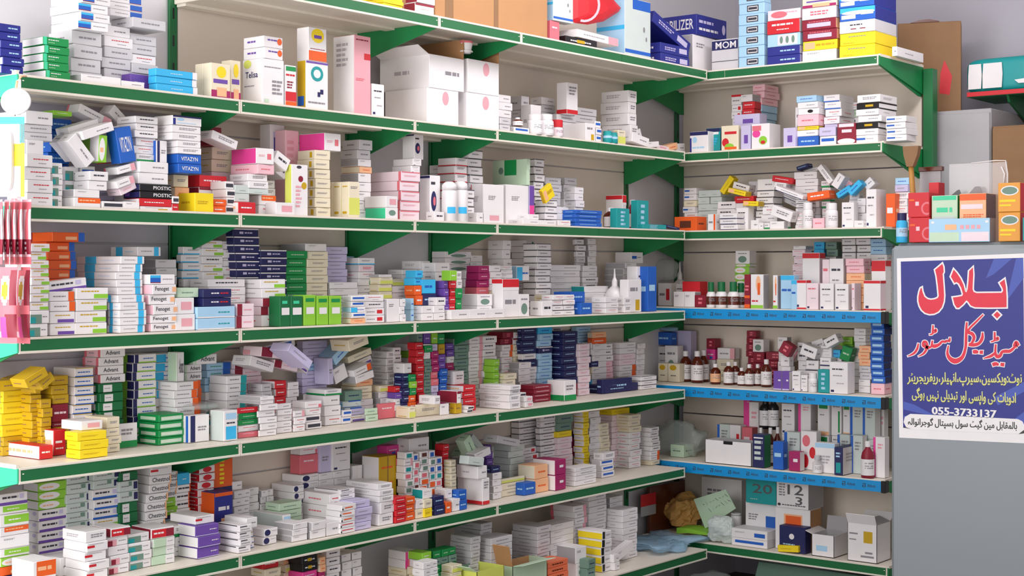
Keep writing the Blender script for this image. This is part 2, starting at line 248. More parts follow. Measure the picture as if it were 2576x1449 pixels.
# ---------------------------------------------------------------- printed looks of cartons:  code | description | base | side | decals
# decals in percent of a face: F/S rectangle on front/side, O/P disc on front/side, T/U word on front/side, ~/- lines of small print on front/side
LOOKS = {}
for ln in '''
w|plain white carton|w||~ 25 85 35 75 gt2 2;- 20 70 35 70 ltx 2
w2|white carton with short print|w||~ 45 85 40 60 gt2 1;- 30 60 40 60 ltx 1
wr|white carton with red print|w||~ 25 85 55 70 rd 1;~ 45 75 25 35 gt2 1;- 25 70 40 60 co 1
wk|white carton with black print|w||~ 20 80 40 70 ink 1;- 25 65 40 60 gt2 1
wb|white carton with blue band|w||F 0 100 0 16 cy;~ 20 70 45 70 gt2 2;S 0 100 0 16 cy
wn|white carton with navy edge|w||F 0 100 0 14 nv;~ 20 80 45 70 gt2 1;S 0 100 0 14 nv
wd|white carton with dark edge|w||F 0 100 88 100 ink;~ 20 70 35 60 gt2 1;S 0 100 88 100 ink
wp|pinkish white carton|wp||~ 20 75 40 65 ppk 2;- 20 70 40 60 ltx 1
wg|greyish white carton|wg||~ 25 80 40 65 gt2 1;- 30 70 40 60 gt2 1
cr|cream carton|cr||~ 25 80 40 65 gt2 2;- 20 80 45 60 my 1
wc|white carton with cyan band|w||F 70 90 0 100 cy;S 20 45 0 100 cy;~ 15 60 45 60 gt2 1;- 55 85 40 55 sk 1
wl|white carton with lime end|w||F 55 100 8 45 lg;~ 15 70 60 80 my 1;- 20 70 40 60 ltx 1
wo|white carton with orange end|w||F 76 100 0 100 og;~ 15 65 40 60 gt2 1;- 25 70 40 60 ltx 1
wpk|white carton with pink end|w||F 75 100 0 100 ppk;~ 15 65 40 60 gt2 1;S 0 14 0 100 co
wtl|white carton with teal corner|w||F 70 100 0 100 tl;~ 15 60 40 65 gt2 1
wpu|white carton with purple band|w||F 30 95 6 34 pu;~ 20 80 60 75 my 1
wgn|white carton with green base|w||F 0 100 0 28 gn;~ 15 75 50 80 gt2 2;S 0 100 0 28 gn
wye|white carton with yellow square|w||F 55 85 5 38 my;~ 15 70 60 80 gt2 1
wrd|white carton with red square|w||F 62 88 25 75 rd;~ 12 52 40 60 gt2 1
wre|white carton with red edges|w||F 0 100 90 100 rd;F 0 100 0 8 rd;S 0 100 90 100 rd;~ 20 80 40 60 gt2 2
wnv|white carton with navy block|w||F 10 32 0 100 nv;~ 45 85 40 60 gt2 2;S 60 100 0 100 bl
orx|white carton with blue gradient block|w||F 0 42 18 92 bl;F 0 42 14 22 dr;F 0 42 66 92 cy;~ 50 90 45 60 gt2 1
orr|white carton with blue right block|w||F 62 100 18 92 bl;F 62 100 12 20 dr;~ 15 55 45 60 gt2 1
grn|green carton with white side|gn|w|~ 20 60 55 75 w 1;~ 20 45 25 38 pg 1;F 0 14 0 100 mt
nav|navy carton with pale print|fb|lv|~ 40 85 35 65 sk 1
sky|bright cyan carton with white end|cy|cy|F 88 100 0 100 w;~ 35 65 40 55 w 1
blu|blue carton with pale print|bl|bl|~ 15 80 40 65 sk 1;- 20 75 40 60 sk 1
sb|light blue carton|sk|sk|~ 20 80 40 60 bl 1
cyb|cyan carton|cy|cy|~ 20 75 35 65 bl 1
vit|blue carton with white lettering|bl|bl|T VITAZYN 15 85 30 72 w
yes|white carton with yellow end|ye|w|~ 20 75 40 60 my 1;- 20 70 40 60 ltx 1
ye|yellow carton|ye|ye|~ 15 70 40 60 my 2;- 20 70 40 60 my 1
my|mustard yellow carton|my|my|~ 15 75 40 60 kd 1;- 20 70 40 60 kd 1
red|red carton with pale print|rd|w|~ 15 75 40 62 w 1;- 10 80 30 70 pe 1
rdd|red carton|rd|rd|~ 15 80 45 65 w 1
mar|maroon carton with pale print|dr|dr|~ 12 85 40 62 wp 1
marw|maroon sided white carton|w|dr|F 0 100 78 100 dr;~ 25 75 40 50 gt2 2
og|orange carton|og|og|~ 15 75 35 65 w 1;- 20 75 40 60 pe 1
ogb|orange carton with blue end|og|og|F 80 100 0 100 bl;F 40 75 20 55 pe;S 0 20 0 100 dr
pe|peach carton|pe|cr|F 0 35 0 100 pe;~ 25 80 40 60 og 1
hp|hot pink sided carton|w|hp|F 62 84 30 66 co;~ 15 50 45 60 ppk 2
hpk|hot pink carton|hp|hp|~ 15 80 40 60 w 1;F 40 70 10 30 bl
pnk|pale pink carton|lp|lp|~ 20 75 40 60 co 1;- 20 70 40 60 co 1
cor|coral pink carton|co|co|~ 20 75 60 75 wp 1
pur|purple carton|pu|pu|~ 20 75 40 60 lv 1
purw|purple carton with white side|pu|w|F 0 100 0 8 lv;~ 60 90 45 60 w 1
mg|magenta carton|mg|mg|~ 20 75 40 60 lp 1
mgw|plum carton with white side|mg|w|~ 40 80 40 70 w 1
lav|lavender carton|lv|lv|~ 20 75 40 60 gt2 2
nvk|navy carton with white edges|nv|nv|F 0 100 84 100 w;S 0 100 84 100 w;~ 45 75 30 60 lv 1;F 25 40 30 60 lv
bkn|black carton with white lettering|bk|nv|T PIOSTIC 42 98 25 75 w;S 10 40 30 80 pu
bkb|black carton|bk|bk|~ 15 80 35 65 w 1;F 35 60 30 70 my
nv|dark navy carton|nv|nv|~ 15 80 40 62 sk 1;- 15 80 40 62 sk 1
elnd|navy carton with white-red lettering|nv|nv|~ 28 55 38 65 w 1;~ 60 88 38 65 rd 1
dal|pale blue carton with teal print|sk|sk|F 0 100 0 12 w;~ 55 85 40 60 tl 1
fen|pink sided white carton with black-lettered name|w|lp|T Fenoget 10 68 25 80 ink;F 82 100 25 75 pe
adv|pink sided white black-lettered carton|w|lp|T Advant 20 78 28 78 ink;S 0 16 0 100 co;S 84 100 0 100 co;- 30 60 40 60 gt2 1
adg|green sided white black-lettered carton|w|pg|T Advant 30 90 28 78 ink;F 0 10 0 100 pg
che|white slanting carton with black lettering|w|w|T Chestnol 12 92 25 78 ink;F 92 100 0 100 pe
gns|green carton|gn|gn|~ 20 80 40 60 pg 1;- 20 80 40 60 pg 1
gnl|lime carton|lg|lg|~ 20 75 40 60 w 1
dgw|dark green carton with white square|dn|dn|F 15 90 38 62 w;F 20 70 75 85 mt
lgw|lime carton with white square|lg|lg|F 20 85 38 60 w;F 15 85 78 90 gn
pg|pale green carton|pg|pg|~ 20 75 40 60 gt 1;- 20 75 40 60 gt 1
gnw|green carton with pale label|gn|gn|F 8 92 20 72 pg;T Dapakan 14 86 32 58 w;S 15 85 25 70 pg
gnlab|green and white carton|dn|dn|F 18 55 5 85 w;~ 24 48 40 55 gt2 1;S 40 80 10 80 w
tri|white carton with blue triangle|w|sk|F 0 45 0 90 cy;~ 45 90 40 60 bl 1
nvl|white carton with navy and lime edges|w|nv|F 0 18 0 100 nv;F 18 100 0 14 lg;~ 40 85 40 60 bl 1;S 30 60 0 100 lg
whb|white carton with blue stripe below|w|w|F 0 100 0 12 bl;~ 15 80 40 62 bl 1;F 0 100 92 100 my
mxr|pale carton with pink swoosh|wp|wp|F 0 30 0 100 dr;~ 40 85 40 60 ppk 1;S 0 40 10 60 ppk
cyl|pale carton with blue end|sk|sk|F 68 100 0 100 bl;~ 15 60 40 60 gn 1
omz|white carton with violet band|w|w|F 0 100 0 24 pu;~ 12 66 48 80 ink 1;P 60 85 50 85 lv;F 72 86 45 85 lv
omb|white carton with blue band below|w|w|F 0 100 0 22 bl;~ 10 62 48 80 ink 1;F 74 90 40 85 lv
lmz|lime carton with white oval|lg|w|O 2 75 5 90 w;~ 15 55 30 60 pe 1
ong|orange and white carton|w|w|F 15 100 45 100 og;~ 20 80 60 85 pe 1
gng|pale green gradient carton|w|w|F 15 100 25 90 lg;~ 30 70 45 65 w 1
sqb|silvery blue carton with navy square|ag|ag|F 76 96 18 88 nv;~ 12 50 40 60 gt2 1;F 50 66 50 95 gt
grd|white carton with burgundy shading|w|w|F 0 45 0 70 ppk;F 0 25 0 60 dr;~ 55 90 45 60 gt2 1
trd|white carton with teal shading|w|w|F 0 60 0 70 gt;F 0 30 0 50 tl;~ 65 90 45 60 gt2 1
ltg|pale green fading carton|pg|w|F 60 100 0 100 w;~ 66 92 45 60 gt2 1
rdr|white carton with red tab|w|w|F 0 36 42 68 rd;~ 10 80 75 85 gt2 1
rtp|white carton with red front label|w|dr|F 4 66 8 86 rd;~ 12 55 35 65 w 1;F 66 100 8 86 dr
rov|white carton with red oval|w|rd|O 22 78 12 88 rd;F 0 100 0 8 rd;- 20 80 40 60 w 1
lib|white carton with dark print and orange side|w|w|~ 10 90 35 75 ink 1;F 92 100 0 100 og
orl|tall orange carton with yellow lettering|og|og|F 0 100 0 14 nv;~ 35 60 20 95 ye 6
oru|navy carton with orange tablet print|fb|og|F 0 100 92 100 og;F 35 62 15 50 pe;~ 20 80 62 75 w 1
blo|white carton with black bars|w|w|F 5 60 70 84 ink;~ 10 80 25 45 gt2 1;S 5 90 82 96 ink
ovl|white carton with black oval|w|w|O 2 45 10 90 nv;~ 55 92 60 70 gt2 1
orln|white carton with orange line|w|w|F 20 75 42 62 og;F 0 10 15 50 ink
rln|white carton with red line|w|w|F 10 85 55 70 rd;F 0 10 15 50 ink
tbl|white carton with blue end panel|w|ag|F 15 90 5 48 cy;F 15 90 72 92 sk;~ 20 80 55 64 ink 1
musw|mustard carton with white side|my|w|~ 15 80 78 84 og 1;~ 15 80 28 34 og 1;~ 15 80 52 58 og 1;F 48 52 0 100 kd
vtl|small white box with teal square|w|w|F 18 78 15 75 tl
vco|small white box with coral square|w|w|F 18 78 15 75 co
vbl|small white box with blue square|w|w|F 18 78 15 75 bl
vor|small white box with orange square|w|w|F 10 88 8 80 og
vgn|small white box with green square|w|w|F 18 78 15 75 gt
vdr|small white box with maroon square|w|w|F 18 78 15 75 br
whr|white carton with red base stripe|w|w|F 0 100 0 14 rd;S 0 100 0 14 rd;~ 20 85 60 90 gt2 3
sun|cream carton with sun picture|cr|cr|O 28 78 58 92 ye;F 12 85 42 54 pu;F 0 100 0 22 mg;F 30 80 4 30 pe
sunt|white carton with sun and orange base|w|w|O 15 85 55 98 ye;F 30 72 68 78 pu;F 0 100 0 30 og;~ 10 90 34 38 dr 1
zig|flat white carton with violet print|w|w|~ 20 85 55 80 pu 1;O 70 95 30 90 og;- 20 60 40 70 pu 1
tel|white carton with lime disc|w|w|T Telisa 10 0 0 0 ink;P 5 45 80 99 lm;U Telisa 15 78 58 72 nv;U Prosterine 0 0 0 0 nv;- 10 60 38 42 gt2 1;~ 10 85 80 84 gt2 1;~ 45 90 20 55 gt2 4;F 10 30 2 10 pg
rdt|red and white carton with green top|w|w|F 5 95 86 97 gn;~ 5 85 72 80 rd 1;F 0 100 12 35 rd;~ 15 70 42 62 dr 3;F 0 100 0 11 og
cir|white carton with teal ring|w|my|O 22 78 58 90 tl;O 34 66 65 83 w;F 64 78 32 42 nv;F 52 64 26 36 nv;F 0 100 95 100 pu;S 10 80 5 25 bl;~ 10 85 10 16 gt2 1
tpk|tall pink carton with white side|ppk|w|~ 10 85 93 96 dr 1;F 60 98 70 78 rd;- 15 70 60 92 ltx 5;~ 10 60 42 46 co 2
lbx|white carton with pink stain|w|w|O 48 68 55 95 ppk
twb|white carton with navy panel|w|w|F 20 62 55 92 lv;F 25 55 60 86 fb;~ 10 80 20 40 gt2 3
pkn|pale carton with navy foot|lp|lp|F 8 92 6 38 fb;~ 12 70 60 90 ppk 4
pkr|white carton with pink corner|w|w|F 80 100 0 50 co;~ 15 70 40 60 ppk 1
acn|white carton with bold black print|w|w|F 8 90 25 72 ink
crs|cream carton with olive spine|cr|cr|~ 10 80 40 60 gt2 2;S 70 84 20 80 my
crv|tall cream carton|cr|cr|F 0 100 8 55 lm;~ 15 80 80 88 gt2 2;- 20 80 84 90 my 1;- 20 80 8 20 my 1
lmt|tall white carton with lime side|w|lm|O 40 70 66 78 dr;O 60 92 52 66 my;~ 25 60 15 60 ppk 6;O 30 60 92 98 ink
pkl|white carton with pink borders|wp|wp|F 0 100 88 100 co;~ 15 80 45 65 ppk 2;S 0 8 0 100 co;S 92 100 0 100 co
gnb|green sided carton with grey oval|w|mt|O 25 80 30 80 gt
wor|white carton with coral print|w|w|F 30 85 25 75 ppk
nvo|white carton with navy disc|w|w|O 10 62 22 66 nv;O 30 55 34 54 co;F 10 50 80 86 ink;S 0 100 94 100 nv
wred|white carton with red top edge|w|w|F 0 100 78 100 rd;F 0 100 70 78 w;~ 15 80 30 50 gt2 1;S 0 100 88 100 rd
gtp|pale green carton with dark green block|pg|pg|S 35 70 40 100 gn;P 18 32 45 72 gt;F 0 100 60 100 pg
wkl|white carton with thick black line|w|w|F 0 100 0 12 ink;S 0 100 0 12 ink;~ 20 80 45 65 gt2 2
wpl|white carton with red left edge|w|w|S 0 6 0 100 rd;~ 25 60 60 72 gt2 3;- 20 60 55 70 ltx 3
ppp|narrow purple and pink carton|lv|lv|F 0 100 50 100 pu;F 0 100 0 50 hp
stq|white carton with dark figure|w|w|O 20 80 10 60 gt;~ 20 80 72 84 gt2 1
mom|light blue carton with black print|sk|sk|F 32 78 22 82 ink;F 36 74 32 72 w;F 38 72 40 64 ink
momg|grey carton with black banner|wg|gy|F 0 100 66 96 nv;T MOM 15 92 70 92 w;F 0 100 28 30 ink
imm|royal blue carton with white print|fb|fb|T IMMOBILIZER 8 92 30 78 w;~ 12 60 45 75 lv 2;O 80 94 20 80 lv
imm2|royal blue carton with white side lettering|fb|fb|~ 8 55 55 80 lv 1;~ 8 70 20 42 w 1;O 84 95 25 75 lv;U IMMOBILIZER 8 94 28 80 w
imb|royal blue carton with pale badge|fb|fb|~ 15 55 30 70 lv 2;F 65 92 25 75 lv;- 20 80 35 70 w 1
mat|pink carton with curling print|wp|wp|O 10 60 20 85 co;~ 55 90 60 80 ppk 1
vit2|red carton with white lettering|rd|wg|~ 15 80 55 80 w 1;~ 30 70 25 38 w 1
fig|light blue carton with three dark figures|sk|sk|F 32 92 10 92 wp;O 38 48 20 80 gt;O 56 66 20 80 gt;O 74 84 20 80 gt
cof|pale pink carton with red lettering|wp|wg|~ 25 80 30 75 co 2
pri|maroon carton with lilac print|dr|pe|F 15 85 25 65 lv;~ 20 80 70 85 co 1
cal|yellow carton with pink picture|ye|my|F 5 35 15 85 pe;~ 38 92 35 75 my 1
tpa|blue and cyan carton with white print|bl|fb|F 0 100 60 100 cy;O 5 100 45 75 w;F 5 45 15 45 w;F 60 95 40 70 w
hip|white carton with red underline|w|wg|~ 30 65 55 75 ink 1;F 32 48 28 36 dr;F 58 74 28 36 dr
yep|yellow carton with grey print|ye|ye|~ 25 75 65 78 gt2 1;~ 10 40 12 24 my 1
fru|cream carton with fruit picture|cr|cr|O 5 45 15 50 rd;F 20 90 65 76 rd;O 20 75 2 28 lg;F 20 90 4 14 og
kiw|white carton with kiwi picture|w|w|O 42 88 15 50 lg;O 52 78 18 32 rd;O 5 50 45 75 hp;F 5 55 72 92 co
tld|navy and teal carton|tl|nv|F 0 100 85 100 nv;F 12 88 74 84 w;~ 20 80 30 60 cy 3
nvw|white carton with navy lid|w|w|F 0 100 82 100 nv;O 15 40 45 75 sk;~ 15 80 15 30 lb 1;F 0 10 0 70 fb
lvd|lavender carton with violet figure|lv|lv|F 35 75 25 60 pu
ovk|white carton with black oval mark|w|w|O 45 72 25 80 bk
lbw|white carton with blue foot stripe|w|w|F 0 100 0 16 bl;~ 20 70 55 75 ltx 1
bmw|dark brown carton|bk|w|F 40 75 35 70 my;S 0 100 80 100 bk;S 0 100 0 14 bk
mrs|maroon carton with white swoosh|dr|dr|F 8 92 82 98 wp;F 25 80 55 70 wp;O 0 100 -2 26 w
wbd|white carton with blue bar|w|w|F 5 45 40 66 bl;~ 50 80 45 60 gt2 1
stp|white carton with blue stripe|w|wg|F 10 90 40 75 bl
pgb|pale green box|ag|ag|~ 30 70 30 40 gt 1
amb|amber carton|og|og|F 25 75 20 70 br;- 20 70 40 60 br 1
gir|white carton with giraffe picture|w|gy|O 42 80 50 96 pe;F 55 75 40 75 og;F 0 100 0 10 lg;~ 10 60 18 26 rd 1
mor|maroon carton with orange foot|dr|dr|F 0 100 0 12 og;F 0 100 30 38 og;~ 15 80 50 70 co 2
lbl|pale blue glossy carton|sk|sk|F 0 100 86 100 cy;~ 10 80 50 62 bl 1
btx|white carton with small black foot mark|w|w|~ 15 78 74 82 ink 1;~ 20 70 55 60 gt2 1;F 8 26 5 12 nv;~ 40 80 30 36 ltx 1
ptx|pink printed white carton|wp|wp|~ 15 78 74 84 co 1;F 8 26 5 12 nv;~ 40 80 40 46 ltx 1
red2|white carton with red lid and foot|w|wp|F 0 100 90 100 rd;F 0 100 0 6 rd;S 0 100 90 100 rd;S 0 100 0 6 rd;F 12 30 8 16 nv
yel2|white carton with yellow flower print|cr|cr|O 15 75 62 92 my;~ 25 70 30 38 ink 1
mrc|small maroon carton|dr|dr|~ 35 70 20 85 co 2
tlv|teal sided white carton|w|tl|~ 10 80 70 76 gt2 1;~ 15 40 45 50 gt2 1
klr|navy carton with white bar lettering|bl|nv|F 15 85 32 66 sk
tls|turquoise upright carton|tl|tl|~ 30 65 10 90 sk 4
pst|white carton with pink spine|w|w|F 0 22 0 100 hp;~ 40 85 70 85 ppk 2
bst|white carton with blue spine|ag|w|F 0 20 0 100 bl;~ 35 85 60 85 gt2 3
gtp2|white carton with green top|w|w|F 12 88 82 96 gn;F 0 100 0 12 pe;~ 20 60 60 66 gt2 1
gsp|white carton with green spine|w|w|F 68 86 10 75 gn;~ 15 85 85 92 gt2 1
dkt|dark teal carton with white rules|nv|dn|~ 15 85 20 85 ag 4;F 10 90 88 92 w
ptr|white carton with red speckled pattern|w|w|O 10 60 60 90 co;O 55 95 30 60 rd;O 10 50 5 40 rd
blt|white carton with blue lid|w|w|F 0 100 84 100 sk;~ 15 80 30 60 ltx 3
tlk|navy and teal carton with white side|nv|w|F 20 75 8 45 tl;~ 20 75 62 84 sk 2;- 20 70 45 80 ltx 3
g20|green carton with handwritten number|tl|dn|T 20 22 88 38 72 dg;~ 15 40 14 18 ag 1
g12|white carton with handwritten numbers|w|gy|T 12 35 85 48 82 dg;T 3 60 82 14 42 dg;~ 8 30 40 85 gt2 5;O 4 14 6 16 ink;~ 18 92 8 14 ink 1
wbs|white open carton with blue square|w|w|F 64 94 25 68 bl;~ 10 40 55 72 gt2 3
wos|white carton with orange label|w|kr|F 25 78 40 86 pe;F 30 74 50 82 og
nvd|navy carton with white disc|nv|nv|O 38 58 50 72 w;~ 15 60 20 34 sk 2
plt|white carton with grey print|w|gy|~ 15 50 65 80 gt2 2
ywn|white and yellow carton with black badge|w|ye|F 0 28 10 100 bk;~ 40 85 40 60 gt2 2;S 0 100 80 100 w
kft|kraft brown carton|kr|kr|F 10 30 0 100 kd
krt|big brown carton|kr|kr|F 8 15 0 100 kd;F 50 54 0 100 kd
oro|orange carton with brown print|orc|orc|~ 20 75 30 70 br 1
teal|teal carton|gt|gt|~ 20 80 40 60 nv 1
bbl|big pale blue carton|ag|sk|F 30 100 82 100 bl;F 0 100 6 12 bl;O 70 78 45 55 gt2;O 80 86 30 38 gt2;S 0 100 45 52 cy
gor|orange carton with green oval label|ogl|rd|O 12 94 56 90 w;O 18 88 60 86 gt;F 8 60 20 26 ye;F 8 80 34 42 ye
ggl|pale green glossy carton|pg|gn|F 5 95 90 100 mt;~ 20 80 60 78 mt 1;F 10 90 30 55 ag
pgl|peach glossy carton|pe|br|F 0 100 86 100 og;~ 15 90 50 58 og 2;F 6 88 68 78 wp
rdp|red carton with pink rings|rd|rd|O 62 118 8 62 co;O 70 110 16 54 rd;F 5 30 66 74 og;~ 35 52 40 70 lp 1
'''.strip().split('\n'):
    c, d, ba, si, de = ln.split('|'); LOOKS[c] = (d, ba, si or ba, [x.split() for x in de.split(';') if x])
PAL['lb'] = PAL['sk']; PAL['ogl'] = 'eaa03c'; PAL['orc'] = 'e8744e'
def decals(b, W, Dp, H, look, side):
    """W along, Dp deep, H high; front face at y=0; the visible side is local x=0 (side=-1) or x=W (side=1)"""
    e = .0005
    def P(face, u, v, k=1):
        if face == 'f': return (u * W, -e * k, v * H)
        return (-e * k, (1 - u) * Dp, v * H) if side < 0 else (W + e * k, u * Dp, v * H)
    lay = 0
    for d in look[3]:
        t = d[0]; f = 'f' if t in 'FOT~' else 's'; lay += 1; kk = 1 + .25 * lay
        if t in 'FS':
            u0, u1, v0, v1 = [max(1, min(99, float(q))) / 100 for q in d[1:5]]
            b.poly([P(f, u0, v0, kk), P(f, u1, v0, kk), P(f, u1, v1, kk), P(f, u0, v1, kk)], d[5])
        elif t in 'OP':
            u0, u1, v0, v1 = [float(q) / 100 for q in d[1:5]]
            b.poly([P(f, min(.99, max(.01, (u0 + u1) / 2 + (u1 - u0) / 2 * math.cos(a * math.pi / 8))), min(.99, max(.01, (v0 + v1) / 2 + (v1 - v0) / 2 * math.sin(a * math.pi / 8))), kk) for a in range(16)], d[5])
        elif t in '~-':
            u0, u1, v0, v1 = [float(q) / 100 for q in d[1:5]]; n = int(d[6]); h = (v1 - v0) / n * .55
            for i in range(n):
                y = v1 - (i + .5) * (v1 - v0) / n; x = u0; ue = u1 - (u1 - u0) * (.35 * ((i * 7 + 3) % 3) / 3 if n > 1 else 0); j = 0
                while x < ue - .01:
                    w_ = min(ue - x, (.5, .34, .62)[j % 3] * h * H / max(W if f == 'f' else Dp, .001) * 5); j += 1
                    b.poly([P(f, x, y - h / 2, kk), P(f, x + w_, y - h / 2, kk), P(f, x + w_, y + h / 2, kk), P(f, x, y + h / 2, kk)], d[5]); x += w_ * 1.12 + .01
        else:
            u0, u1, v0, v1 = [float(q) / 100 for q in d[2:6]]
            if u1 <= u0: continue
            vs, fs = word(d[1]); n = len(b.v); k = b.mi(d[6])
            b.v += [P(f, u0 + x * (u1 - u0), v0 + y * (v1 - v0), kk) for x, y in vs]
            for q in fs: b.f.append(tuple(n + i for i in q)); b.m.append(k)
def carton_mesh(name, W, Dp, H, code, side, centred=False):
    L = LOOKS[code]; b = MB()
    ch = min(.0017, H * .08, W * .05)
    b.box((0, 0, 0), (W, Dp, H), L[1], ch)
    if L[2] != L[1]:
        x = -.0003 if side < 0 else W + .0003
        b.poly([(x, ch, ch), (x, Dp - ch, ch), (x, Dp - ch, H - ch), (x, ch, H - ch)], L[2])
    # the tuck flap's seam on top and side
    b.poly([(W * .03, Dp * .06, H + .0003), (W * .97, Dp * .06, H + .0003), (W * .97, Dp * .06 + .0012, H + .0003), (W * .03, Dp * .06 + .0012, H + .0003)], 'gt2')
    decals(b, W, Dp, H, L, side)
    ox, oy = -W / 2, -Dp / 2; oz = -H / 2 if centred else 0
    b.v = [(x + ox, y + oy, z + oz) for x, y, z in b.v]
    me = b.mesh(name, fix=False)
    return me
ITEMS = []      # object, row, description, x in the picture, stack id, place in stack from top, stack size
BOXES = {}      # row -> placed boxes, in along/depth/height
SID = [0]
zF = 1.0        # refrigerator top, set below
ROWS = {}
for i in range(7):
    ROWS['S%d' % i] = ('S', zS[i], dS[i], zS[i - 1] - .036 if i else 9); ROWS['R%d' % i] = ('R', zR[i], dR[i], zR[i - 1] - .036 if i else 9)
ROWN = {}
for i, n in enumerate(NAMES): ROWN['S%d' % i] = 'long rack %s shelf' % n; ROWN['R%d' % i] = 'corner rack %s shelf' % n
def kindname(W, D, H):
    if max(W, D) > .2 and H > .06: return 'storage_carton'
    if H > 1.25 * max(W, .001) and H > .06: return 'upright_carton'
    if W < 1.6 * H and W < .06: return 'bottle_box' if H > .042 else 'vial_box' if W > .0435 else 'narrow_box'
    if D > 1.9 * W: return 'tube_box' if H < .034 else 'long_carton'
    if H < .0245: return 'slim_box'
    if W > 3.4 * H: return 'large_flat_box' if W > .125 else 'flat_box' if W > .104 else 'small_flat_box'
    if W > 2.3 * H: return 'large_medicine_box' if W > .11 else ('wide_thin_medicine_box' if W > .088 else 'thin_medicine_box') if H < .033 else 'wide_medicine_box' if W > .096 else 'medicine_box'
    if D > .095: return 'deep_medicine_carton'
    return 'small_medicine_carton' if W < .066 else 'wide_medicine_carton' if W > .088 else 'medicine_carton'
def hit(row, q):
    for r in BOXES.get(row, ()):
        if all(min(q[k + 1], r[k + 1]) - max(q[k], r[k]) > e for k, e in ((0, .008), (2, .006), (4, .003))): return True
    return False
def spot(row, px, t):
    kind, z, D, cap = ROWS[row]
    if kind == 'S': x = D - t; return x, y_at(px, x)
    y = -D + t; return x_at(px, y), y
def dims(row, xl, xe, xr, x, y):
    if ROWS[row][0] == 'S':
        return abs(y_at(xr, x) - y), abs(x - x_at(xl, y))           # along, deep
    return abs(x - x_at(xl, y)), abs(y_at(xr, x) - y)
def place(row, x, y, zb, W, Dp, H, code, yaw=0, mesh=None, px=0, sid=0, k=0, n=1, name=None):
    kind = ROWS[row][0]; side = -1 if kind == 'S' else 1
    me = mesh or carton_mesh('carton', W, Dp, H, code, side)
    o = bpy.data.objects.new(name or kindname(W, Dp, H), me); C.objects.link(o)
    if kind == 'S': o.location = (x - Dp / 2, y + W / 2, zb); o.rotation_euler = (0, 0, math.pi / 2 + yaw)
    else: o.location = (x - W / 2, y + Dp / 2, zb); o.rotation_euler = (0, 0, yaw)
    o['category'] = 'carton' if 'carton' in o.name else 'box'
    ITEMS.append((o, row, LOOKS[code][0], px, sid, k, n)); return o
def stack(row, xl, xe, xr, yt, boxes, t=.015, yb=None, on=None, yaw=0, nx=1, ny=1, dep=None, jit=1, fix=0, sh=0):
    kind, z0, D, cap = ROWS[row]
    if yb is not None:
        X, Y = on_z(xe, yb, z0); t = (D - X) if kind == 'S' else Y + D
        t = max(.004, min(t, D - .06))
    zb0 = z0 + .0016
    spec = []
    for s in boxes.split('+'):
        c, _, n = s.partition('*'); n, _, r = n.partition(':'); spec += [(c, float(r or 1))] * int(n or 1)
    tt = t
    while True:
        x, y = spot(row, xe, tt)
        W, Dp = dims(row, xl, xe, xr, x, y)
        if dep: Dp = dep * nx
        room = D - .016 - tt
        Dq = min(Dp, room)
        zb = zb0 if on is None else max(zb0, z_at(on, x, y))
        zt = min(z_at(yt, x, y), cap - .004)
        if on is not None:                                        # rest on whatever is really there
            fp = (y, y + W, x - Dq, x) if kind == 'S' else (x - W, x, y, y + Dq)
            tops = [r[5] for r in BOXES.get(row, ()) if min(fp[1], r[1]) - max(fp[0], r[0]) > .004 and min(fp[3], r[3]) - max(fp[2], r[2]) > .004]
            h0 = max(.014, z_at(yt, x, y) - z_at(on, x, y)); near = [v for v in tops if abs(v - zb) < .03]
            if near: zb = max(near)
            else:
                low = [v for v in tops if v < zb] + [zb0]
                if zb - max(low) < .05: zb = max(low)
            if zt - zb < .5 * h0: zt = zb + h0
            zt = min(zt, cap - .002)
        q = ((y, y + W, x - Dq, x) if kind == 'S' else (x - W, x, y, y + Dq)) + (zb, zt)
        if fix or not hit(row, q) or tt > D - .05: break
        tt += .008
    if tt > D - .05 and not fix:
        # no room further in: trim the depth where it was measured
        x, y = spot(row, xe, t); W, Dp = dims(row, xl, xe, xr, x, y)
        if dep: Dp = dep * nx
        for fdep in (1, .8, .6, .45, .3):
            Dq = min(Dp * fdep, D - .016 - t); zb = zb if on is not None else zb0; zt = min(z_at(yt, x, y), cap - .004)
            q = ((y, y + W, x - Dq, x) if kind == 'S' else (x - W, x, y, y + Dq)) + (zb, zt)
            if not hit(row, q): break
    if zt - zb < .012: zt = min(zb + .02, cap - .002)
    BOXES.setdefault(row, []).append(q)
    if on is None and len(spec) > 1 and t > .07 and row not in ('R5', 'R4'):
        while (zt - zb) / sum(r for _, r in spec) > (.031 if row in ('S3', 'S4', 'S5', 'S6') else .038): spec.append((spec[-1][0], 1))
    Wn, Dn = W / ny, Dq / nx; tot = sum(r for _, r in spec); side = -1 if kind == 'S' else 1
    for ix in range(nx):
        for iy in range(ny):
            SID[0] += 1; z = zt; cache = {}
            x1, y1 = (x - ix * Dn, y + iy * Wn) if kind == 'S' else (x - iy * Wn, y + ix * Dn)
            for k, (c, r) in enumerate(spec):
                H = (zt - zb) * r / tot; z -= H
                key = (c, round(H, 5))
                if key not in cache: cache[key] = carton_mesh('carton', Wn - .0012, Dn - .0012, H - .0011, c, side)
                big = Wn > .12 or len(spec) == 1
                a = math.radians(yaw) + (R.uniform(-1, 1) * (.014 if big else .06) * jit)
                j = (.0025 if big else .0045) * jit * (0 if k == len(spec) - 1 else 1)
                dx = sh * (len(spec) - 1 - k)
                place(row, x1 + R.uniform(-j, j) + (0 if kind == 'S' else dx), y1 + R.uniform(-j, j) + (dx if kind == 'S' else 0), z + .0002, Wn, Dn, H, c, a, cache[key], xe + (iy * (xr - xe) / ny if kind == 'S' else -iy * (xe - xl) / ny), SID[0], k, len(spec))
OBBS = {}       # row -> askew cartons as centre, axes, half sizes
